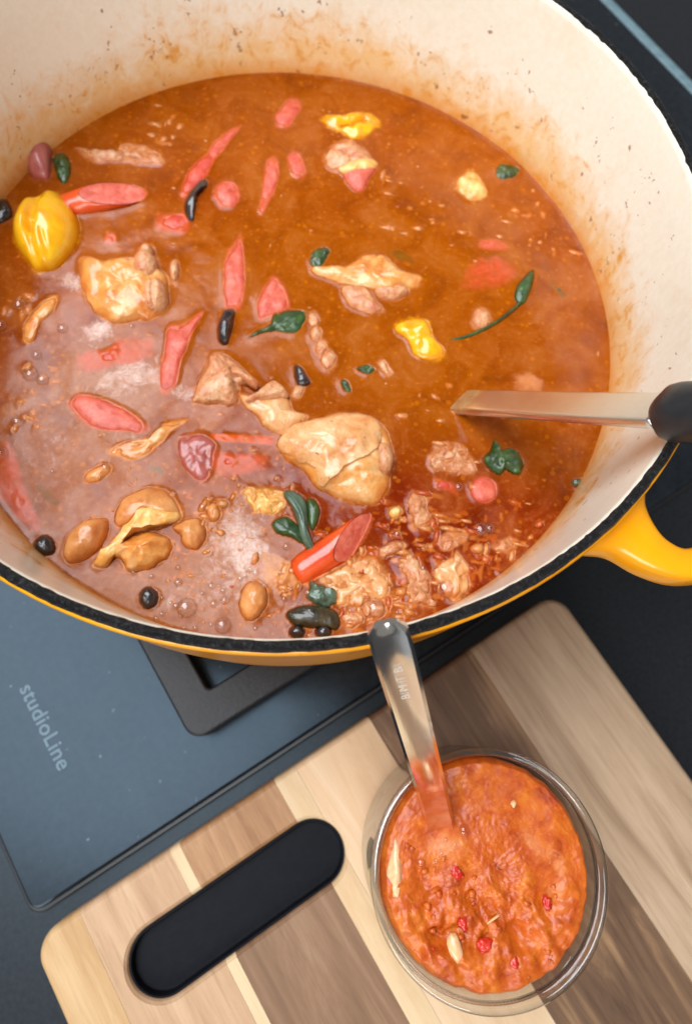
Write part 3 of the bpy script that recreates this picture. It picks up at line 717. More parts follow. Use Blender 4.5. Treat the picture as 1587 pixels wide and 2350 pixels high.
pad('pink_meat', [(848, 662), (880, 655), (915, 650), (925, 665), (895, 682), (866, 680)], 3.4 * mm, .3 * mm, M['meat'], t, rough=0.001)
t = cthing('chicken_piece', 'small brown chicken piece with a pink tip near the far yellow pepper', (795, 370))
pad('skin', [(737, 363), (757, 333), (790, 320), (808, 328), (834, 350), (840, 375), (800, 392), (750, 385)], 3 * mm, .8 * mm, M['meat'], t, rough=0.0022, nscale=260)
pad('pink_meat', [(780, 392), (815, 375), (853, 380), (838, 405), (821, 434), (798, 428)], 2.4 * mm, .8 * mm, M['saus'], t, rough=0.0008)
pad('fat_edge', [(770, 384), (820, 366), (855, 372), (845, 388), (790, 398)], 3.2 * mm, -.4 * mm, M['fat'], t, rough=0.0006, bottom=0.002, skirt=-0.001)
chick('thin curled sliver of chicken skin beyond the pink oval sausage end', [(175, 338), (200, 342), (240, 352), (270, 345), (275, 328), (310, 328), (350, 342), (372, 372), (320, 374), (270, 367), (210, 370)], 1.3 * mm, .9 * mm, 'meat', rough=0.002)
chick('small creamy chicken bit near the far right wall', [(1035, 415), (1060, 392), (1085, 400), (1095, 420), (1100, 445), (1070, 455), (1045, 440)], 2.2 * mm, .8 * mm, 'fat')
chick('sunken pinkish blob just beyond the steel ladle', [(1168, 855), (1203, 850), (1225, 867), (1220, 890), (1178, 890)], .2 * mm, 1.2 * mm, 'meat', rough=0.0006)
chick('half sunken chicken lump left of the parsley', [(976, 1059), (992, 1014), (1040, 1007), (1064, 1029), (1080, 1066), (1030, 1075)], 1.6 * mm, 1 * mm, 'meat', rough=0.003, nscale=300)
chick('small knobbly pale chicken bit below the drumstick on the right', [(924, 1135), (944, 1120), (970, 1135), (967, 1155), (975, 1185), (944, 1195), (934, 1175), (924, 1150)], 2 * mm, .8 * mm, 'meat')
chick('broad flat brown chicken slab under the red sausage slice at the front', [(724, 1310), (765, 1289), (821, 1265), (856, 1272), (883, 1310), (890, 1345), (876, 1366), (835, 1369), (807, 1380), (765, 1369), (755, 1345)], 1.6 * mm, 1.2 * mm, 'skin', rough=0.0024, nscale=280)
chick('tall crumbly chicken clump right of the flat slab', [(911, 1276), (928, 1265), (959, 1289), (973, 1317), (977, 1362), (991, 1380), (953, 1376), (928, 1352), (918, 1317)], 2.8 * mm, .8 * mm, 'meat', rough=0.003, nscale=300)
chick('rounded crumbly chicken clump nearest the front right rim', [(980, 1293), (1022, 1262), (1039, 1251), (1060, 1293), (1063, 1338), (1043, 1362), (1011, 1359), (1001, 1331)], 2.8 * mm, .8 * mm, 'skin', rough=0.003, nscale=260)
chick('short fat strip of chicken skin below the big yellow pepper', [(55, 776), (60, 736), (101, 685), (131, 675), (121, 706), (96, 731), (76, 776)], 2.2 * mm, .8 * mm, 'skin_gold', rough=0.001)
chick('flat orange scrap of chicken skin in the milky broth left of the dark lump', [(247, 1023), (277, 1008), (353, 988), (373, 963), (428, 953), (393, 978), (353, 1018), (323, 1038), (277, 1043)], 1.4 * mm, .8 * mm, 'skin_gold', rough=0.0014)
chick('small wrinkled scrap at left between the pink log and the bean cluster', [(194, 1090), (208, 1066), (243, 1055), (256, 1062), (243, 1080), (222, 1095)], 2 * mm, .7 * mm, 'bean', rough=0.001)
chick('crumbly yellow scrap beside the green herb near the front', [(556, 1115), (600, 1108), (642, 1123), (642, 1152), (615, 1167), (578, 1157)], 1.8 * mm, .8 * mm, 'fat', rough=0.0026, nscale=300)
chick('sunken chicken scrap under the milky film near the front rim', [(590, 1260), (650, 1270), (680, 1300), (660, 1340), (610, 1330)], -.1 * mm, 1.4 * mm, 'skin', rough=0.001)
t = cthing('chicken_skin_cluster', 'cluster of plump brown lobes and yellow skin folds at front left', (275, 1210))
pad('brown_lobe', [(146, 1246), (163, 1211), (201, 1184), (236, 1177), (249, 1190), (243, 1218), (222, 1249), (194, 1270), (163, 1277), (146, 1263)], 6 * mm, .8 * mm, M['bean'], t, rough=0.0012, nscale=150)
pad('brown_lobe', [(263, 1184), (277, 1142), (305, 1118), (346, 1107), (385, 1121), (405, 1152), (409, 1172), (364, 1172), (322, 1172), (298, 1187), (277, 1197)], 4.5 * mm, .8 * mm, M['bean'], t, rough=0.0014, nscale=160)
pad('skin_fold', [(215, 1274), (249, 1239), (301, 1177), (329, 1142), (374, 1145), (409, 1166), (398, 1187), (360, 1194), (329, 1204), (295, 1222), (270, 1246), (249, 1281), (225, 1287)], 6 * mm, .2 * mm, M['fat'], t, rough=0.0018, nscale=260)
pad('yellow_lobe', [(256, 1236), (301, 1218), (346, 1208), (378, 1218), (392, 1242), (374, 1270), (333, 1291), (288, 1294), (272, 1270), (250, 1260)], 6 * mm, .8 * mm, M['skin_gold'], t, rough=0.0022, nscale=190)
chick('round pale meat lump at the front rim just left of the spoon tip', ball((846, 1382), 26, 24), 2.6 * mm, .6 * mm, 'meat', rough=0.0018)
chick('small ragged meat scrap at the front rim between dark leaf and round lump', [(778, 1398), (800, 1385), (822, 1395), (812, 1418), (786, 1420)], 2 * mm, .6 * mm, 'meat', rough=0.002)
chick('long meat shred right of the red sausage slice', [(860, 1250), (890, 1232), (918, 1236), (900, 1252), (872, 1266)], 1.4 * mm, .6 * mm, 'meat', rough=0.002)
chick('sunken meat shred in the red oil beyond the crumbly clumps', [(990, 1225), (1030, 1205), (1060, 1215), (1040, 1240), (1005, 1248)], .8 * mm, 1 * mm, 'meat', rough=0.002)
chick('small meat shred in the red oil nearest the right wall', [(1120, 1240), (1150, 1222), (1172, 1235), (1150, 1258)], .8 * mm, 1 * mm, 'meat', rough=0.002)
def bean(label, pts, top, edge, mat='bean', **kw):
    kw.setdefault('rough', 0.0011); kw.setdefault('nscale', 220)
    return tag(pad('bean', pts, top, edge, M[mat], **kw), label, 'bean', GB)
bean('brown bean touching the right side of the lobed cluster at front left', [(392, 1197), (416, 1184), (447, 1177), (468, 1201), (464, 1232), (440, 1249), (419, 1236), (409, 1215)], 4 * mm, .7 * mm)
bean('shiny brown bean near the front rim, right of the black olive', [(543, 1366), (556, 1330), (581, 1320), (600, 1335), (606, 1365), (588, 1397), (567, 1409), (548, 1395)], 5 * mm, .7 * mm)
bean('small brown bean above right of the bean touching the cluster', ball((485, 1163), 15, 20), 2.2 * mm, .7 * mm)
bean('pale round bean inside the curve of the thin stem', ball((1090, 724), 20, 24), 2 * mm, .8 * mm, 'meat')
bean('pale elongated grain left of the steel ladle tip, above it', pill((864, 825), (884, 848), 9), 1 * mm, .5 * mm, 'meat')
bean('pale bean below the black triangle in the middle', pill((672, 898), (680, 880), 10), 1.6 * mm, .5 * mm, 'meat')
for i, (x, y, r, w) in enumerate(((711, 726, 13, 'topmost of the chain of four pale bits right of the dark green leaf'), (717, 760, 14, 'second pale bit from the top in the chain right of the dark green leaf'),
                                  (728, 790, 13, 'third pale bit from the top in the chain right of the dark green leaf'), (745, 818, 16, 'lowest pale bit of the chain right of the dark green leaf'))):
    bean(w, ball((x, y), r, r * 1.25), 1.4 * mm, .6 * mm, 'meat')
bean('small orange bit above the red sausage slice, below the drumstick', ball((896, 1162), 14, 13), 1.5 * mm, .5 * mm, 'fat')

# olives
def olive(label, pts, top, edge, mat='olive', name='olive_piece', **kw):
    kw.setdefault('rough', 0.0007); kw.setdefault('nscale', 260); top *= 1.3
    return tag(pad(name, pts, top, edge, M[mat], **kw), label, 'olive', GO)
olive('round black olive touching the front left wall', ball((104, 1239), 23, 23), 2.4 * mm, .5 * mm, name='olive')
olive('round black olive in the frothy broth by the front rim', ball((338, 1357), 22, 23), 2.4 * mm, .5 * mm, name='olive')
olive('curved black olive strip across the red sausage strip', [(462, 408), (472, 420), (452, 440), (443, 470), (437, 502), (424, 495), (420, 468), (432, 435)], 2.2 * mm, .5 * mm)
olive('black olive piece at the far left edge above the big yellow pepper', [(-5, 455), (15, 455), (30, 480), (22, 500), (-5, 505)], 2.4 * mm, .6 * mm)
olive('upright black olive chunk at the foot of the pointed pink spear', [(494, 746), (509, 708), (532, 706), (529, 736), (517, 781), (499, 776)], 3 * mm, .5 * mm)
olive('black triangular olive scrap above the drumstick', [(668, 830), (687, 840), (703, 872), (675, 874)], 2 * mm, .4 * mm)
olive('black olive at the front rim under the dark leaf, left one of the pair', ball((674, 1434), 18, 15), 2.2 * mm, .5 * mm, name='olive')
olive('black olive at the front rim under the dark leaf, right one of the pair', ball((733, 1434), 18, 15), 2.2 * mm, .5 * mm, name='olive')

# leaves
def leaf(label, pts, top, edge, mat='leaf', **kw):
    kw.setdefault('rough', 0.0008); kw.setdefault('nscale', 420); top = max(top, 0.0011) if top > 0 else top
    return tag(pad('leaf', pts, top, edge, M[mat], bottom=0.001, skirt=-0.0004, **kw), label, 'leaf', GL)
leaf('green leaf scrap leaning on the mauve sausage stub', [(122, 360), (145, 350), (162, 375), (157, 407), (145, 418), (130, 400)], 3 * mm, .5 * mm)
leaf('dark green leaf with a trailing tip beside the broad pink slice in the middle', [(612, 738), (628, 709), (696, 706), (687, 741), (665, 758), (630, 752), (600, 756), (556, 768), (585, 750)], 1.3 * mm, .5 * mm)
leaf('blurred green leaf scrap above left of the ragged chicken piece', [(700, 590), (715, 565), (742, 560), (750, 575), (730, 605), (710, 608)], .4 * mm, .8 * mm)
leaf('green leaf scrap near the far right wall', [(1120, 385), (1140, 372), (1180, 385), (1165, 405), (1130, 408)], .4 * mm, .8 * mm)
leaf('faint sunken green leaf right of the ragged chicken piece', [(880, 575), (905, 565), (935, 585), (940, 600), (905, 592)], -.3 * mm, .8 * mm)
leaf('tiny green fleck left of the pale elongated grain', [(810, 838), (830, 828), (850, 838), (835, 850)], .2 * mm, .6 * mm)
leaf('tiny green fleck between the black triangle and the drumstick meat', [(772, 865), (785, 862), (797, 885), (785, 890)], .2 * mm, .6 * mm)
leaf('faint sunken green leaf in the milky broth near the left wall', [(80, 1105), (100, 1100), (135, 1135), (125, 1150), (95, 1130)], -.4 * mm, .8 * mm)
leaf('faint teal leaf scrap above the lobed cluster', [(330, 1060), (360, 1055), (375, 1070), (355, 1085)], -.3 * mm, .8 * mm, 'leaf_grey')
leaf('small green leaf scrap touching the right wall below the ladle', [(1294, 1092), (1310, 1085), (1320, 1098), (1305, 1108)], 1 * mm, .4 * mm)
leaf('faint green blade near the right wall, right of the stemmed leaf', [(1240, 630), (1255, 640), (1285, 672), (1270, 675)], -.3 * mm, .7 * mm)
leaf('thick dark green parsley leaf below the ladle', [(1096, 1042), (1112, 1022), (1119, 1000), (1130, 1022), (1150, 1018), (1172, 1027), (1186, 1049), (1178, 1076), (1145, 1070), (1128, 1078), (1108, 1062)], 3.2 * mm, .2 * mm, rough=0.0013)
t = thing('stemmed_leaf', 'narrow green leaf on a long thin curved stem at right', 'leaf', tuple(at_soup(1185, 650)), 0, GL)
pad('blade', [(1211, 612), (1199, 671), (1181, 693), (1164, 676), (1176, 643)], 2.2 * mm, .4 * mm, M['leaf'], t, bottom=0.001, skirt=-0.0004)
P = spline([at_soup(x, y) + Vector((0, 0, z)) for x, y, z in ((1180, 688, .0012), (1141, 721, .0007), (1100, 746, .0005), (1055, 765, .0001), (1015, 772, -.0008))], 24, False)
V, Fc = tube_mesh(P, [0.0005 + 0.0003 * i / 24 for i in range(24)], 8)
floatobj(fixn(mobj('stem', [v - Vector(t.location) for v in V], Fc, M['leaf'], t)))
t = thing('herb_sprig', 'three-bladed green herb sprig beside the red sausage slice near the front', 'herb', tuple(at_soup(690, 1180)), 0, GL)
pad('blade', [(644, 1120), (661, 1113), (686, 1127), (698, 1154), (700, 1206), (716, 1255), (702, 1257), (682, 1220), (673, 1182), (656, 1144)], 3.6 * mm, .4 * mm, M['leaf_grey'], t, bottom=0.001, skirt=-0.0004, rough=0.0005)
pad('blade', [(696, 1134), (717, 1138), (724, 1172), (709, 1206), (699, 1182)], 2.2 * mm, .2 * mm, M['leaf'], t, bottom=0.001, skirt=-0.0004)
pad('blade', [(620, 1186), (648, 1173), (679, 1197), (690, 1234), (658, 1219), (628, 1208)], 1.8 * mm, .2 * mm, M['leaf'], t, bottom=0.001, skirt=-0.0004)
P = spline([at_soup(x, y) + Vector((0, 0, z)) for x, y, z in ((655, 1122, .0022), (683, 1165, .0042), (693, 1215, .0038), (709, 1254, .0018))], 18, False)
V, Fc = tube_mesh(P, [0.00035] * 18, 6); floatobj(fixn(mobj('midrib', [v - Vector(t.location) for v in V], Fc, M['leaf_grey'], t)))
t = thing('cooked_leaf', 'limp dark cooked leaf with a grey-green frill at the front rim', 'leaf', tuple(at_soup(715, 1390)), 0, GL)
pad('frill', [(700, 1336), (706, 1318), (722, 1330), (733, 1326), (744, 1338), (757, 1334), (765, 1362), (740, 1376), (705, 1366)], 3.0 * mm, .2 * mm, M['leaf_grey'], t, rough=0.0016, nscale=420, bottom=0.001, skirt=-0.0004)
pad('blade', [(648, 1390), (682, 1376), (738, 1376), (772, 1397), (768, 1428), (731, 1425), (693, 1425), (661, 1416)], 2.8 * mm, .4 * mm, M['leaf_dark'], t, rough=0.0010, bottom=0.001, skirt=-0.0004)

# ------------------------------------------------------------------ pulp: small crumbs nobody could count
soup = thing('soup', 'orange-brown soup with milky film filling the yellow pot', 'soup', (POT.x, POT.y, Z_SOUP))
def ico(r, c, seed, sq=(1, 1, 1)):
    bm = bmesh.new(); bmesh.ops.create_icosphere(bm, subdivisions=1, radius=1)
    V = []
    for v in bm.verts:
        p = v.co * (1 + 1.1 * noise.noise(v.co * 1.7 + Vector((seed, 0, 0))))
        V.append((c.x + p.x * r * sq[0], c.y + p.y * r * sq[1], c.z + p.z * r * sq[2]))
    Fc = [tuple(v.index for v in f.verts) for f in bm.faces]; bm.free()
    return V, Fc
PV_, PF_, PM_ = [], [], []
rng = random.Random(11)
def crumb(x, y, r, lift, mi):
    p = at_soup(x, y)
    if (Vector((p.x, p.y)) - POT).length > R_SOUP - 0.002: return
    a = rng.uniform(0.45, 2.0); r = max(r, 0.0006 if y > 1050 else 0.0004)
    V, Fc = ico(r, p + Vector((0, 0, lift)), rng.random() * 90, (a, 1 / a, 0.6))
    b = len(PV_); PV_.extend(V); PF_.extend([tuple(i + b for i in f) for f in Fc]); PM_.extend([mi] * len(Fc))
for i in range(620):
    if i < 170: x, y = rng.gauss(1010, 150), rng.gauss(1290, 90)
    elif i < 225: x, y = rng.gauss(560, 170), rng.gauss(1350, 70)
    elif i < 360: x, y = rng.gauss(480, 120), rng.gauss(1120, 80)
    else: x, y = rng.uniform(0, 1380), rng.uniform(190, 1430)
    r = rng.uniform(0.4, 1.05) * mm * (2.2 if i < 170 else 0.9) * (0.85 if i > 360 else 1)
    crumb(x, y, r, rng.uniform(-1.0, 0.0) * r, 0 if rng.random() < (0.4 if i < 170 else .8) else 1)
for x, y, s_, nn in ((880, 420, 30, 8), (370, 300, 28, 12), (960, 480, 40, 10), (1170, 480, 50, 10), (1230, 560, 30, 8), (100, 860, 30, 10), (45, 700, 20, 6), (860, 1380, 50, 30), (1140, 1240, 80, 30), (640, 1330, 40, 20), (480, 1150, 30, 12), (940, 1230, 50, 25), (1010, 960, 60, 12), (60, 960, 25, 6), (800, 1400, 40, 25), (880, 1385, 50, 22), (940, 1370, 40, 14), (1020, 1330, 40, 14)):
    for k in range(nn): crumb(rng.gauss(x, s_), rng.gauss(y, s_ * .8), rng.uniform(0.7, 2.1) * mm, rng.uniform(-1.0, .1) * mm, 0)
pulp = mobj('pulp', [Vector(v) - Vector(soup.location) for v in PV_], PF_, [M['pulp'], M['pulp_red']], soup, fm=PM_)
pulp['kind'] = 'stuff'; floatobj(pulp)

# ------------------------------------------------------------------ the broth: a height field that clings to everything in it
bpy.context.view_layer.update()
AV, AF, AC = [], [], []
MC = {}
for m_ in M.values():
    r_ = [n_ for n_ in m_.node_tree.nodes if n_.type == 'VALTORGB']
    if r_: MC[m_.name] = tuple(r_[0].color_ramp.elements[len(r_[0].color_ramp.elements) // 2].color)[:3]
for o in FLOAT:
    mw = o.matrix_world.copy() if o.parent is None else (Matrix.Translation(o.parent.location) @ Matrix.Translation(o.location))
    b = len(AV); AV.extend([mw @ v.co for v in o.data.vertices]); AF.extend([tuple(i + b for i in p.vertices) for p in o.data.polygons]); AC.extend([MC[o.data.materials[p.material_index].name] for p in o.data.polygons])
bvh = BVHTree.FromPolygons(AV, AF)
NG = 540; RG = 0.1335
xs = np.linspace(-RG, RG, NG); X, Y = np.meshgrid(xs, xs, indexing='xy'); RR = np.hypot(X, Y)
inside = RR < R_SOUP + 0.0016
depth = np.full((NG, NG), 1.0); subc = np.zeros((NG, NG, 3)); subc[:] = srgb(200, 110, 40)[:3]
down = Vector((0, 0, -1))
for j in range(NG):
    for i in range(NG):
        if not inside[j, i]: continue
        h = bvh.ray_cast(Vector((POT.x + X[j, i], POT.y + Y[j, i], Z_SOUP + 0.03)), down, 0.036)
        if h[0] is not None: depth[j, i] = Z_SOUP - h[0].z; subc[j, i] = AC[h[2]]
def blur(a, sig):
    s = sig / (xs[1] - xs[0]); k = int(3 * s) + 1; w = np.exp(-0.5 * (np.arange(-k, k + 1) / s) ** 2); w /= w.sum()
    a = np.apply_along_axis(lambda r: np.convolve(np.pad(r, k, mode='edge'), w, 'valid'), 0, a)
    return np.apply_along_axis(lambda r: np.convolve(np.pad(r, k, mode='edge'), w, 'valid'), 1, a)
def vn(cell, seed, warp=0.0):
    """smooth value noise on the grid"""
    r = np.random.RandomState(seed); n = int(2 * RG / cell) + 6; g = r.rand(n, n)
    u = (X + RG) / cell + 1 + warp * np.sin(Y / cell * 1.3); v = (Y + RG) / cell + 1 + warp * np.cos(X / cell * 1.1)
    i = np.clip(np.floor(u).astype(int), 0, n - 2); j = np.clip(np.floor(v).astype(int), 0, n - 2); fu = np.clip(u - i, 0, 1); fv = np.clip(v - j, 0, 1)
    fu = fu ** 3 * (fu * (fu * 6 - 15) + 10); fv = fv ** 3 * (fv * (fv * 6 - 15) + 10)
    return (g[j, i] * (1 - fu) + g[j, i + 1] * fu) * (1 - fv) + (g[j + 1, i] * (1 - fu) + g[j + 1, i + 1] * fu) * fv - 0.5
solid = ((depth < 0) | (RR > R_SOUP)).astype(float)
men = blur(solid, 0.0012) * 0.0008 + blur(solid, 0.0024) * 0.0003
def spot(px, py, rx, ry=None, ang=0):
    p = ground(px, py, Z_SOUP) - POT; sc = 1 / 6150.0; rx *= sc; ry = rx if ry is None else ry * sc
    c, s_ = math.cos(math.radians(ang)), math.sin(math.radians(ang)); dx = X - p.x; dy = Y - p.y
    return np.exp(-(((dx * c + dy * s_) / rx) ** 2 + ((-dx * s_ + dy * c) / ry) ** 2))
rough_ = np.clip(0.25 + spot(1010, 1280, 330, 200) + 0.8 * spot(480, 1250, 350, 220), 0, 1.3)
high = np.clip(-depth, 0, 0.003) * (RR < R_SOUP); hgt = men * np.exp(-high / 0.00025) - np.minimum(0.0012, 0.8 * high) + 0.00030 * vn(0.014, 1, .4) + 0.00030 * rough_ * vn(0.0060, 2, .5) + 0.00009 * rough_ * vn(0.0019, 3, .5)
# crumbs just under the surface lift it a little
near = np.clip(1 - np.clip(depth, 0, 1) / 0.0015, 0, 1); hgt = hgt + blur(near * (depth > 0), 0.0008) * 0.0002
opac = np.where(depth > 0.5, 1.0, 1 - np.exp(-np.clip(depth, 0.0, 1) * np.clip(1 + 1.6 * vn(0.003, 21, .5) + 1.0 * vn(0.0012, 22), .3, 3) / 0.0013))
tone = 0.06 + 1.05 * spot(1000, 1230, 380, 230) + 0.5 * spot(120, 820, 200, 330) + 0.55 * spot(560, 1030, 160, 90) + 0.3 * spot(430, 430, 250, 120) + 0.35 * spot(680, 1200, 120, 120) + 0.35 * vn(0.02, 5, .4) - 0.25 * spot(800, 800, 300, 200)
foam = 0.16 + 0.65 * spot(540, 1200, 90, 110) + 0.55 * spot(580, 1270, 60, 60) + 0.6 * spot(300, 850, 90, 60, 30) + 0.6 * spot(420, 890, 60, 26, -20) + 0.75 * spot(225, 745, 44, 38, 40) + 0.7 * spot(170, 640, 40, 30) + 0.4 * spot(470, 1360, 200, 70) + 0.3 * spot(330, 1000, 90, 50) + 0.3 * spot(120, 1000, 160, 200) + 0.5 * spot(700, 1390, 60, 40) - 0.3 * spot(1000, 900, 500, 900)  # foam patches and painted reflections share this mask
milk_haze = 0.85 * spot(120, 1020, 230, 300) + 0.8 * spot(520, 1230, 160, 160) + 0.8 * spot(430, 1370, 260, 80) + .5 * spot(250, 840, 160, 120) - .6 * spot(480, 1080, 60, 90)  # where the broth is milky and the reflected haze is painted in
idx = -np.ones((NG, NG), int); idx[inside] = np.arange(inside.sum())
vv = np.stack([X[inside], Y[inside], hgt[inside]], 1)
q = inside[:-1, :-1] & inside[:-1, 1:] & inside[1:, 1:] & inside[1:, :-1]
ff = np.stack([idx[:-1, :-1][q], idx[:-1, 1:][q], idx[1:, 1:][q], idx[1:, :-1][q]], 1)
me = bpy.data.meshes.new('broth'); me.from_pydata(vv.tolist(), [], ff.tolist()); me.materials.append(M['soup'])
me.polygons.foreach_set('use_smooth', [True] * len(me.polygons))
for nm, arr in (('opacity', opac), ('tone', tone), ('foam', foam), ('milk_haze', milk_haze)):
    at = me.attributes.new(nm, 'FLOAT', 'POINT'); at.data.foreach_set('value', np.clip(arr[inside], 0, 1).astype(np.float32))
at = me.attributes.new('sub', 'FLOAT_COLOR', 'POINT'); sb = np.ones((inside.sum(), 4), np.float32); sb[:, :3] = np.stack([blur(subc[:, :, k], 0.0004) for k in range(3)], -1)[inside]; at.data.foreach_set('color', sb.ravel())
ob = bpy.data.objects.new('broth', me); link(ob); ob.parent = soup

# bubbles
def dome(r):
    V, Fc = lathe([(r * math.cos(a), r * math.sin(a) * 0.8) for a in [math.radians(4 + 86 * k / 9) for k in range(10)]], 24)
    return V, Fc
dv, df = dome(1.0); dme = bpy.data.meshes.new('bubble'); dme.from_pydata(dv, [], df); dme.materials.append(M['film']); dme.polygons.foreach_set('use_smooth', [True] * len(dme.polygons))
def bubble(x, y, r, parent=soup, z=0.0):
    p = at_soup(x, y) - Vector(soup.location)
    o = bpy.data.objects.new('bubble', dme); link(o); o.parent = parent; o.location = (p.x, p.y, z + 0.0001); s_ = r / 6150; o.scale = (s_, s_, s_)
for x, y, r in ((424, 1379, 22), (506, 1419, 18), (70, 850, 18), (98, 862, 15), (45, 693, 18), (3, 740, 16), (2, 1030, 18), (143, 746, 13), (84, 806, 12), (40, 958, 15), (240, 1062, 12), (228, 1082, 10), (1091, 1203, 20), (1110, 1200, 14), (1040, 1106, 13),
                (901, 1213, 11), (345, 1308, 6), (405, 1322, 9), (485, 1370, 9), (510, 1362, 10), (480, 1330, 8), (400, 1375, 8), (850, 1380, 22), (300, 740, 7), (1306, 1095, 14), (478, 1062, 7), (460, 1150, 9), (650, 1240, 9), (700, 1345, 10), (1010, 1335, 22), (580, 1300, 8), (120, 1070, 6), (1190, 1262, 10), (960, 1290, 8)):
    bubble(x, y, r)
r2 = random.Random(5)
for k in range(60): bubble(r2.gauss(480, 150), min(1425, r2.gauss(1350, 45)), r2.uniform(3, 7))

# ------------------------------------------------------------------ the cutting board (local x along its top edge, local y away from the eater)
ZB0, ZB1 = -0.006, 0.012
bd = thing('cutting_board', 'striped wooden cutting board with a long rounded hand slot', 'cutting board', (0, 0, 0), ANG)
def cut(o, ops):
    for op, c in ops:
        m = o.modifiers.new('b', 'BOOLEAN'); m.operation = op; m.object = c; m.solver = 'EXACT'
    dg = bpy.context.evaluated_depsgraph_get(); me = bpy.data.meshes.new_from_object(o.evaluated_get(dg)); o.modifiers.clear()
    old = o.data; mats = [x for x in old.materials]; o.data = me
    me.materials.clear(); [me.materials.append(x) for x in mats]
    me.polygons.foreach_set('use_smooth', [False] * len(me.polygons)); me.polygons.foreach_set('material_index', [0] * len(me.polygons))
P = rrect(-0.1318, 0.1308, -0.36, -0.0135, 0.0105, 12)
V, Fc = slab(P, [(0.002, ZB0), (0.0006, ZB0 + 0.0006), (0, ZB0 + 0.002), (0, ZB1 - 0.003), (0.0003, ZB1 - 0.0017), (0.001, ZB1 - 0.0007), (0.002, ZB1 - 0.0001), (0.003, ZB1)])
solid_b = mobj('cutter', V, Fc, M['w_tan'], None, smooth=False); solid_b.rotation_euler = (0, 0, ANG)
SL = ground(366, 2173, ZB1); SR = ground(712, 1945, ZB1)
su0 = SL.dot(DA); su1 = SR.dot(DA); sv = (SL.dot(DB) + SR.dot(DB)) / 2; SRAD = 0.0133
P = rrect(su0 - SRAD, su1 + SRAD, -sv - SRAD, -sv + SRAD, SRAD - 1e-5, 14)
V, Fc = slab(P, [(0, ZB0 - 0.004), (0, ZB1 - 0.0022), (-0.0005, ZB1 - 0.001), (-0.0014, ZB1 - 0.0002), (-0.0024, ZB1 + 0.002)])
slot_c = mobj('cutter', V, Fc, M['w_tan'], None, smooth=False); slot_c.rotation_euler = (0, 0, ANG)
staves = [(-0.14, -0.1115, 0, .4, 'w_honey'), (-0.1115, -0.0722, 0, .4, 'w_tan'), (-0.0722, -0.0676, 0, .4, 'w_cream'),
          (-0.0676, -0.0232, 0, sv, 'w_brown'), (-0.0676, -0.0232, sv, .4, 'w_dark'), (-0.0232, -0.0130, 0, .4, 'w_cream'), (-0.0130, 0.0245, 0, .4, 'w_peach'),
          (0.0245, 0.0795, 0, .4, 'w_walnut'), (0.0795, 0.14, 0, .4, 'w_grey')]
for i, (u0, u1, v0, v1, mt) in enumerate(staves):
    g = 0.00005
    bm = bmesh.new(); bmesh.ops.create_cube(bm, size=1)
    for v in bm.verts: v.co = Vector(((u0 + u1) / 2 + v.co.x * (u1 - u0 - 2 * g), -(v0 + v1) / 2 - v.co.y * (v1 - v0 - 2 * g), 0.003 + v.co.z * 0.05))
    me = bpy.data.meshes.new('stave'); bm.to_mesh(me); bm.free(); me.materials.append(M[mt])
    o = bpy.data.objects.new('stave', me); link(o); o.rotation_euler = (0, 0, ANG)
    bpy.context.view_layer.update()
    cut(o, [('INTERSECT', solid_b), ('DIFFERENCE', slot_c)])
    o.rotation_euler = (0, 0, 0); o.parent = bd
M['slot_dark'] = plain('near_black', (0.003, 0.0035, 0.006, 1), (0.006, 0.0065, 0.010, 1), 400, 0.45, 0.05, 0.0003, spec=0.12)
P = rrect(su0 - SRAD + .0001, su1 + SRAD - .0001, -sv - SRAD + .0001, -sv + SRAD - .0001, SRAD - 2e-4, 14)
V, Fc = slab(P, [(0, ZB0 + 0.001), (0, ZB1 - 0.0022), (0.0003, ZB1 - 0.0017), (0.0008, ZB1 - 0.0017), (0.0012, ZB1 - 0.0024), (0.0014, ZB1 - 0.006)])
mobj('slot_dark_fill', V, Fc, M['slot_dark'], bd, smooth=False)  # near-black fill with a recessed floor in the hand slot
for c in (solid_b, slot_c): bpy.data.objects.remove(c)

# ------------------------------------------------------------------ the jar of sauce
JZ = 0.074; JR = 0.0395; JB = ZB1 + 0.0003
jc = Vector((0.0698, -0.0357))
jar = thing('glass_jar', 'round clear glass jar of red sauce standing on the wooden board', 'jar', (jc.x, jc.y, JB))
h = JZ - JB
V, Fc = lathe([(0.0004, 0), (0.030, 0), (0.0345, 0.0012), (0.0372, 0.005), (0.0385, 0.014), (0.0388, h - 0.018), (0.0382, h - 0.011), (0.0384, h - 0.008), (0.0384, h - 0.0062), (0.0366, h - 0.0062), (0.0365, h - 0.012), (0.0366, h - 0.02), (0.0366, 0.016), (0.0352, 0.008), (0.031, 0.0045), (0.0004, 0.0042)], 160)
fixn(mobj('glass_body', V, Fc, M['glass'], jar))
M['glass_lip'] = glass(0.09, 3.0, 'glass_lip')
V, Fc = lathe([(0.0366, h - 0.0060), (0.0386, h - 0.0060), (0.0393, h - 0.0048), (JR, h - 0.003), (0.0393, h - 0.0009), (0.0381, h), (0.0372, h - 0.0004), (0.0366, h - 0.0018)], 200, True)
fixn(mobj('rim_lip', V, Fc, M['glass_lip'], jar))
SZ = JZ - 0.0048
sauce = thing('chili_sauce', 'chunky orange-red chili sauce filling the glass jar', 'sauce', (jc.x, jc.y, SZ))
NS = 260; RS = 0.0356
rings_ = 110; segs = 320
SVt = []; SF = []; foamv = []
def sspot(px, py, rx, ry, ang, x, y):
    p = ground(px, py, SZ) - jc; c, s_ = math.cos(math.radians(ang)), math.sin(math.radians(ang)); dx = x - p.x; dy = y - p.y
    return math.exp(-(((dx * c + dy * s_) / rx) ** 2 + ((-dx * s_ + dy * c) / ry) ** 2))
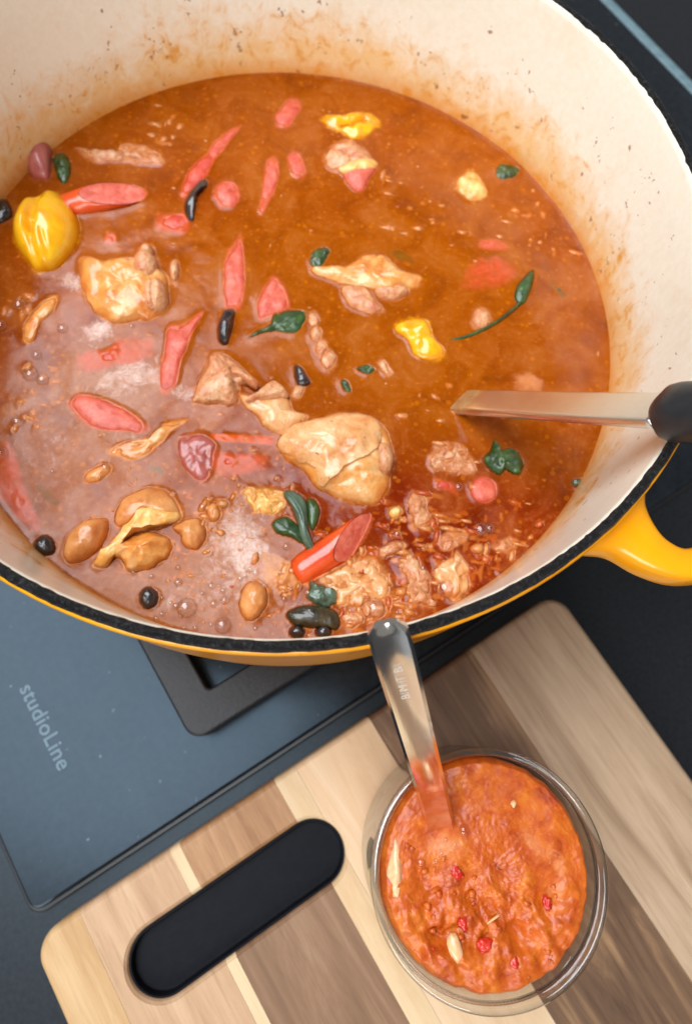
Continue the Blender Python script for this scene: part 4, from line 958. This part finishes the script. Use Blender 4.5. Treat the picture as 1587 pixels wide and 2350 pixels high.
for k in range(rings_ + 1):
    for i in range(segs):
        a = 2 * math.pi * i / segs
        edge = RS - 0.0005 * max(0, math.cos(a - 0.35)) ** 2 + 0.0004 * fbm(Vector((math.cos(a) * 9, math.sin(a) * 9, 0)), 3)
        r = edge * (k / rings_) ** 0.8; x = r * math.cos(a); y = r * math.sin(a)
        q = Vector((x, y, 0))
        low = sspot(1080, 2130, .020, .011, 20, x, y) + .8 * sspot(960, 2110, .012, .012, 0, x, y) + .7 * sspot(1250, 2080, .008, .012, 0, x, y)
        smooth_ = min(1, sspot(1160, 1800, .017, .012, 0, x, y) + sspot(1010, 1905, .012, .006, 0, x, y) + sspot(1240, 1950, .008, .012, 0, x, y))
        b1 = fbm(q * 125 + Vector((3, 5, 1)), 2); b2 = 1 - abs(noise.noise(q * 190 + Vector((8, 1, 2)))) * 2; b3 = fbm(q * 800, 3)
        amp = 1 - 0.75 * smooth_
        z = 0.0024 * b1 * (0.4 + low) * amp + 0.0007 * (b2 - .5) * min(1, .15 + low) * amp + 0.0004 * fbm(q * 380, 2) * amp * (0.3 + low) + 0.00025 * b3 * amp
        z -= 0.0024 * sspot(1130, 2085, .013, .0035, -25, x, y) + 0.002 * sspot(985, 2030, .006, .005, 0, x, y) + 0.0016 * sspot(1190, 2110, .005, .005, 0, x, y)
        z += 0.0012 * sspot(1150, 2160, .012, .006, 0, x, y)
        z -= 0.0035 * (k / rings_) ** 24 * (1 if k > rings_ - 6 else .4)
        SVt.append((x, y, z)); foamv.append(0.05 + 0.75 * sspot(1010, 1920, .010, .005, 10, x, y) + 0.55 * sspot(1200, 1900, .010, .0025, -35, x, y) + .5 * sspot(1270, 1960, .003, .008, 20, x, y) + .25 * sspot(1200, 1930, .012, .006, 0, x, y))
for k in range(rings_):
    for i in range(segs):
        j = (i + 1) % segs; SF.append((k * segs + i, (k + 1) * segs + i, (k + 1) * segs + j, k * segs + j))
b = len(SVt)
for i in range(segs):
    x, y, z = SVt[rings_ * segs + i]; L = math.hypot(x, y); SVt.append((x / L * 0.0360, y / L * 0.0360, -0.010)); foamv.append(0)
for i in range(segs):
    a = 2 * math.pi * i / segs; SVt.append((0.0346 * math.cos(a), 0.0346 * math.sin(a), -(SZ - JB) + 0.009)); foamv.append(0)
for i in range(segs):
    a = 2 * math.pi * i / segs; SVt.append((0.030 * math.cos(a), 0.030 * math.sin(a), -(SZ - JB) + 0.0048)); foamv.append(0)
ring_ids = [rings_ * segs, b, b + segs, b + 2 * segs]
for r0, r1 in zip(ring_ids, ring_ids[1:]):
    for i in range(segs):
        j = (i + 1) % segs; SF.append((r0 + i, r1 + i, r1 + j, r0 + j))
SF.append(tuple(b + 2 * segs + i for i in range(segs)))
so = mobj('sauce_body', SVt, SF, M['sauce'], sauce)
at = so.data.attributes.new('foam', 'FLOAT', 'POINT'); at.data.foreach_set('value', np.clip(np.array(foamv), 0, 1).astype(np.float32))
bm = bmesh.new(); bm.from_mesh(so.data); bmesh.ops.remove_doubles(bm, verts=bm.verts, dist=1e-6); bmesh.ops.recalc_face_normals(bm, faces=bm.faces); bm.to_mesh(so.data); bm.free()
def lump(name, px, py, rx, ry, rz, ang, mat, label=None, cat=None, group=None, parent=None, lift=0.0004, amp=0.3, sub=3):
    p = ground(px, py, SZ); bm = bmesh.new(); bmesh.ops.create_icosphere(bm, subdivisions=sub, radius=1); sd = random.random() * 60
    for v in bm.verts:
        q = v.co * (1 + amp * fbm(v.co * 1.3 + Vector((sd, 0, 0)), 3)); v.co = Vector((q.x * rx, q.y * ry, q.z * rz))
    me = bpy.data.meshes.new(name); bm.to_mesh(me); bm.free(); me.materials.append(mat); me.polygons.foreach_set('use_smooth', [True] * len(me.polygons))
    o = bpy.data.objects.new(name, me); link(o); o.location = (p.x, p.y, SZ + lift); o.rotation_euler = (0, 0, math.radians(ang))
    if parent: o.parent = parent; o.location = (p.x - jc.x, p.y - jc.y, lift)
    if label: tag(o, label, cat, group)
    return o
lump('onion_piece', 1030, 2148, .0022, .0046, .0016, 24, M['onion'], 'white onion piece lying on the front of the red sauce', 'onion', 'onion pieces in the jar', lift=.0009, amp=.2)
lump('onion_piece', 896, 1972, .0026, .0078, .002, 8, M['onion'], 'pale onion slice pressed against the left side of the jar glass', 'onion', 'onion pieces in the jar', lift=-.0008, amp=.3)
lump('onion_piece', 1163, 1823, .0010, .0012, .0010, 0, M['onion'], 'tiny white onion dot near the back of the sauce', 'onion', 'onion pieces in the jar', lift=.0005)
for px, py, rx, ry, lb in ((1038, 1980, .0019, .0022, 'bright red chili bit beside the foam below the spoon'), (1052, 2095, .0020, .0024, 'bright red chili bit above the white onion piece'), (1100, 2145, .0021, .0028, 'dull red chili bit right of the white onion piece'), (985, 2175, .0028, .0022, 'deep red chili bit at the front left of the sauce'), (1240, 2048, .0022, .0014, 'red chili strip on the right half of the sauce'), (1165, 2185, .0018, .0018, 'small red chili bit at the front right of the sauce')):
    lump('chili_bit', px, py, rx, ry, .0011, random.uniform(0, 180), M['redbit'], lb, 'chili', 'red chili bits in the jar', lift=.0000, amp=.6)
lump('chili_bit', 1118, 2083, .0004, .0024, .0005, -50, M['onion'], 'thin pale yellow shred in the middle of the sauce', 'shred', None, lift=.0008)
r3 = random.Random(3)
LV, LF = [], []
for k in range(90):
    a = r3.uniform(0, 2 * math.pi); rr = 0.033 * math.sqrt(r3.random()); x, y = rr * math.cos(a), rr * math.sin(a)
    hgt_ = 0.0003 if y < 0.004 else -0.0002
    V, Fc = ico(r3.uniform(.0004, .0015) * (1 if y < 0.008 else .7), Vector((x, y, hgt_ + r3.uniform(-.0012, -.0004))), r3.random() * 90, (1.1, .9, .7))
    b = len(LV); LV += V; LF += [tuple(i + b for i in f) for f in Fc]
pp = mobj('sauce_pulp', LV, LF, M['sauce'], sauce); pp['kind'] = 'stuff'
for px, py, r in ((1051, 1882, .0019), (953, 1956, .0014), (988, 1952, .0008), (1010, 1905, .0007), (1030, 1915, .0006), (1000, 1935, .0006)):
    p = ground(px, py, SZ) - jc; o = bpy.data.objects.new('bubble', dme); link(o); o.parent = sauce; o.location = (p.x, p.y, 0.0006); o.scale = (r, r, r)

# ------------------------------------------------------------------ spoon standing in the jar, leaning on the pot rim
def bar(name, a, b, widths, thick, mat, label_thing, sag=0.0, up_hint=Vector((0, 0, 1)), n=40, rnd=0.35, crisp=False, dish=1.0):
    """flat bar from a to b in its own frame: local x along it; widths = [(t, w, th)]"""
    d = (b - a); L = d.length; d.normalize(); side = d.cross(up_hint).normalized(); nrm = side.cross(d)
    mw = Matrix((( d.x, side.x, nrm.x), (d.y, side.y, nrm.y), (d.z, side.z, nrm.z)))
    CS = [(1, -.2, 0), (1, .35, 0), (.99, 1, .8), (.9, 1, .7), (.6, 1, .5), (.2, 1, .1), (-.2, 1, .1), (-.6, 1, .5), (-.9, 1, .7), (-.99, 1, .8), (-1, .35, 0), (-1, -.2, 0), (-1, -.5, 0), (-.8, -1, .3), (-.4, -1, 0), (-.1, -1, 0), (.1, -1, 0), (.4, -1, 0), (.8, -1, .3), (1, -.5, 0)]
    V = []; Fc = []; ns = 20
    for i in range(n + 1):
        t = i / n
        for (t0, w0, h0), (t1, w1, h1) in zip(widths, widths[1:]):
            if t0 <= t <= t1:
                f = (t - t0) / (t1 - t0); w = w0 + (w1 - w0) * f; hh = h0 + (h1 - h0) * f; break
        zc = sag * math.sin(math.pi * t)
        for k in range(ns):
            g = 2 * math.pi * k / ns; ca, sa = math.cos(g), math.sin(g)
            V.append((t * L, math.copysign(abs(ca) ** rnd, ca) * w / 2, zc + math.copysign(abs(sa) ** rnd, sa) * hh / 2) if not crisp else (t * L, CS[k][0] * w / 2 - math.copysign(CS[k][2], CS[k][0]) * 0.0011, zc + CS[k][1] * hh / 2 - dish * (1 - CS[k][0] ** 2) * (CS[k][1] > .5) * 0.0005))
    for i in range(n):
        for k in range(ns):
            l = (k + 1) % ns; Fc.append((i * ns + k, i * ns + l, (i + 1) * ns + l, (i + 1) * ns + k))
    Fc.append(tuple(range(ns - 1, -1, -1))); Fc.append(tuple(n * ns + k for k in range(ns)))
    o = fixn(mobj(name, V, Fc, mat, label_thing))
    if crisp: o.data.set_sharp_from_angle(angle=math.radians(28))
    return o, mw, L
ze = SZ - 0.028
e0 = ground(1000, 1872, SZ); tip2 = ground(874, 1412, 0.157); top = Vector((tip2.x, tip2.y, 0.157)); ent = Vector((e0.x, e0.y, SZ))
dirv = (top - ent).normalized(); bot = ent - dirv * 0.034
sp = thing('spoon', 'shiny steel spoon standing in the jar with sauce smeared on its handle', 'spoon', tuple(bot))
Lsp = (top - bot).length
side = dirv.cross(Vector((0, 0, 1))).normalized(); nrm = side.cross(dirv)
roll = math.radians(20); nrm, side = nrm * math.cos(roll) + side * math.sin(roll), side * math.cos(roll) - nrm * math.sin(roll)
sp.rotation_euler = Matrix(((dirv.x, side.x, nrm.x), (dirv.y, side.y, nrm.y), (dirv.z, side.z, nrm.z))).to_euler()
o, _, _ = bar('handle', bot, top, [(0, .0075, .0030), (.25, .0092, .0028), (.5, .0098, .0026), (.93, .0104, .0038), (.97, .0101, .0036), (.988, .0090, .0032), (.996, .0074, .0026), (1.0, .0056, .0018)], 0, M['spoon'], sp, n=60, crisp=True)
V, Fc = [], []
for k in range(9):
    for i in range(24):
        a = 2 * math.pi * i / 24; s_ = k / 8
        V.append((-0.006 + 0.014 * s_ * math.cos(a) - 0.004, 0.010 * s_ * math.sin(a), -0.004 * (1 - s_ * s_)))
for k in range(8):
    for i in range(24): j = (i + 1) % 24; Fc.append((k * 24 + i, k * 24 + j, (k + 1) * 24 + j, (k + 1) * 24 + i))
bo = mobj('bowl', V, Fc, M['spoon'], sp)
m = bo.modifiers.new('s', 'SOLIDIFY'); m.thickness = 0.0012
# stamped letters
fc = bpy.data.curves.new('engraving', 'FONT'); fc.body = 'BMTB'; fc.size = 0.0034; fc.space_character = 2.0; fc.extrude = 0.00003; fc.offset = -0.00006
fo = bpy.data.objects.new('engraving', fc); link(fo); dg = bpy.context.evaluated_depsgraph_get(); me = bpy.data.meshes.new_from_object(fo.evaluated_get(dg)); bpy.data.objects.remove(fo)
M['stamp'] = plain('stamped_bright', (0.62, 0.58, 0.54, 1), (0.75, 0.72, 0.68, 1), 300, 0.25)
me.materials.clear(); me.materials.append(M['stamp']); eo = bpy.data.objects.new('engraving', me); link(eo); eo.parent = sp; eo.location = (Lsp - 0.029, -0.0012, 0.00195)

# ------------------------------------------------------------------ ladle resting on the pot's right rim
l0 = ground(1050, 912, Z_SOUP); a = Vector((l0.x, l0.y, Z_SOUP)); l1 = ground(1512, 933, 0.150); b_ = Vector((l1.x, l1.y, 0.150))
d = (b_ - a).normalized(); a = a - d * 0.02
ld = thing('ladle', 'flat steel ladle handle with black grip dipping into the soup at right', 'ladle', tuple(a))
side = d.cross(Vector((0, 0, 1))).normalized(); nrm = side.cross(d)
ld.rotation_euler = Matrix(((d.x, side.x, nrm.x), (d.y, side.y, nrm.y), (d.z, side.z, nrm.z))).to_euler()
Ll = (b_ - a).length
bar('shaft', a, b_, [(0, .0118, .0034), (1, .0128, .0034)], 0, M['ladle'], ld, rnd=0.25)
V = []; Fc = []; ns = 28; nn = 40; Lg = 0.10
for i in range(nn + 1):
    t = i / nn; e = min(1, t * Lg / 0.0075); f = 0.62 + 0.38 * math.sqrt(max(0, 1 - (1 - e) ** 2)); f *= 1 - 0.15 * max(0, 1 - abs(t - .3) / .3) * .3
    if t > .95: f *= math.sqrt(max(0.02, 1 - ((t - .95) / .05) ** 2))
    for k in range(ns):
        g = 2 * math.pi * k / ns; ca, sa = math.cos(g), math.sin(g)
        V.append((Ll - 0.002 + t * Lg, math.copysign(abs(ca) ** .8, ca) * .0085 * f, math.copysign(abs(sa) ** .8, sa) * .0075 * f))
for i in range(nn):
    for k in range(ns): l = (k + 1) % ns; Fc.append((i * ns + k, i * ns + l, (i + 1) * ns + l, (i + 1) * ns + k))
Fc.append(tuple(range(ns - 1, -1, -1))); Fc.append(tuple(nn * ns + k for k in range(ns)))
fixn(mobj('grip', V, Fc, M['black_plastic'], ld))
V, Fc = lathe([(0.0004, -0.018), (0.018, -0.015), (0.026, -0.006), (0.029, 0.004), (0.028, 0.004), (0.025, -0.005), (0.017, -0.0138), (0.0004, -0.0165)], 48)
bw = mobj('bowl', V, Fc, M['ladle'], ld); bw.location = (-0.027, 0, -0.006)
SC.cycles.max_bounces = 12; SC.cycles.transparent_max_bounces = 16
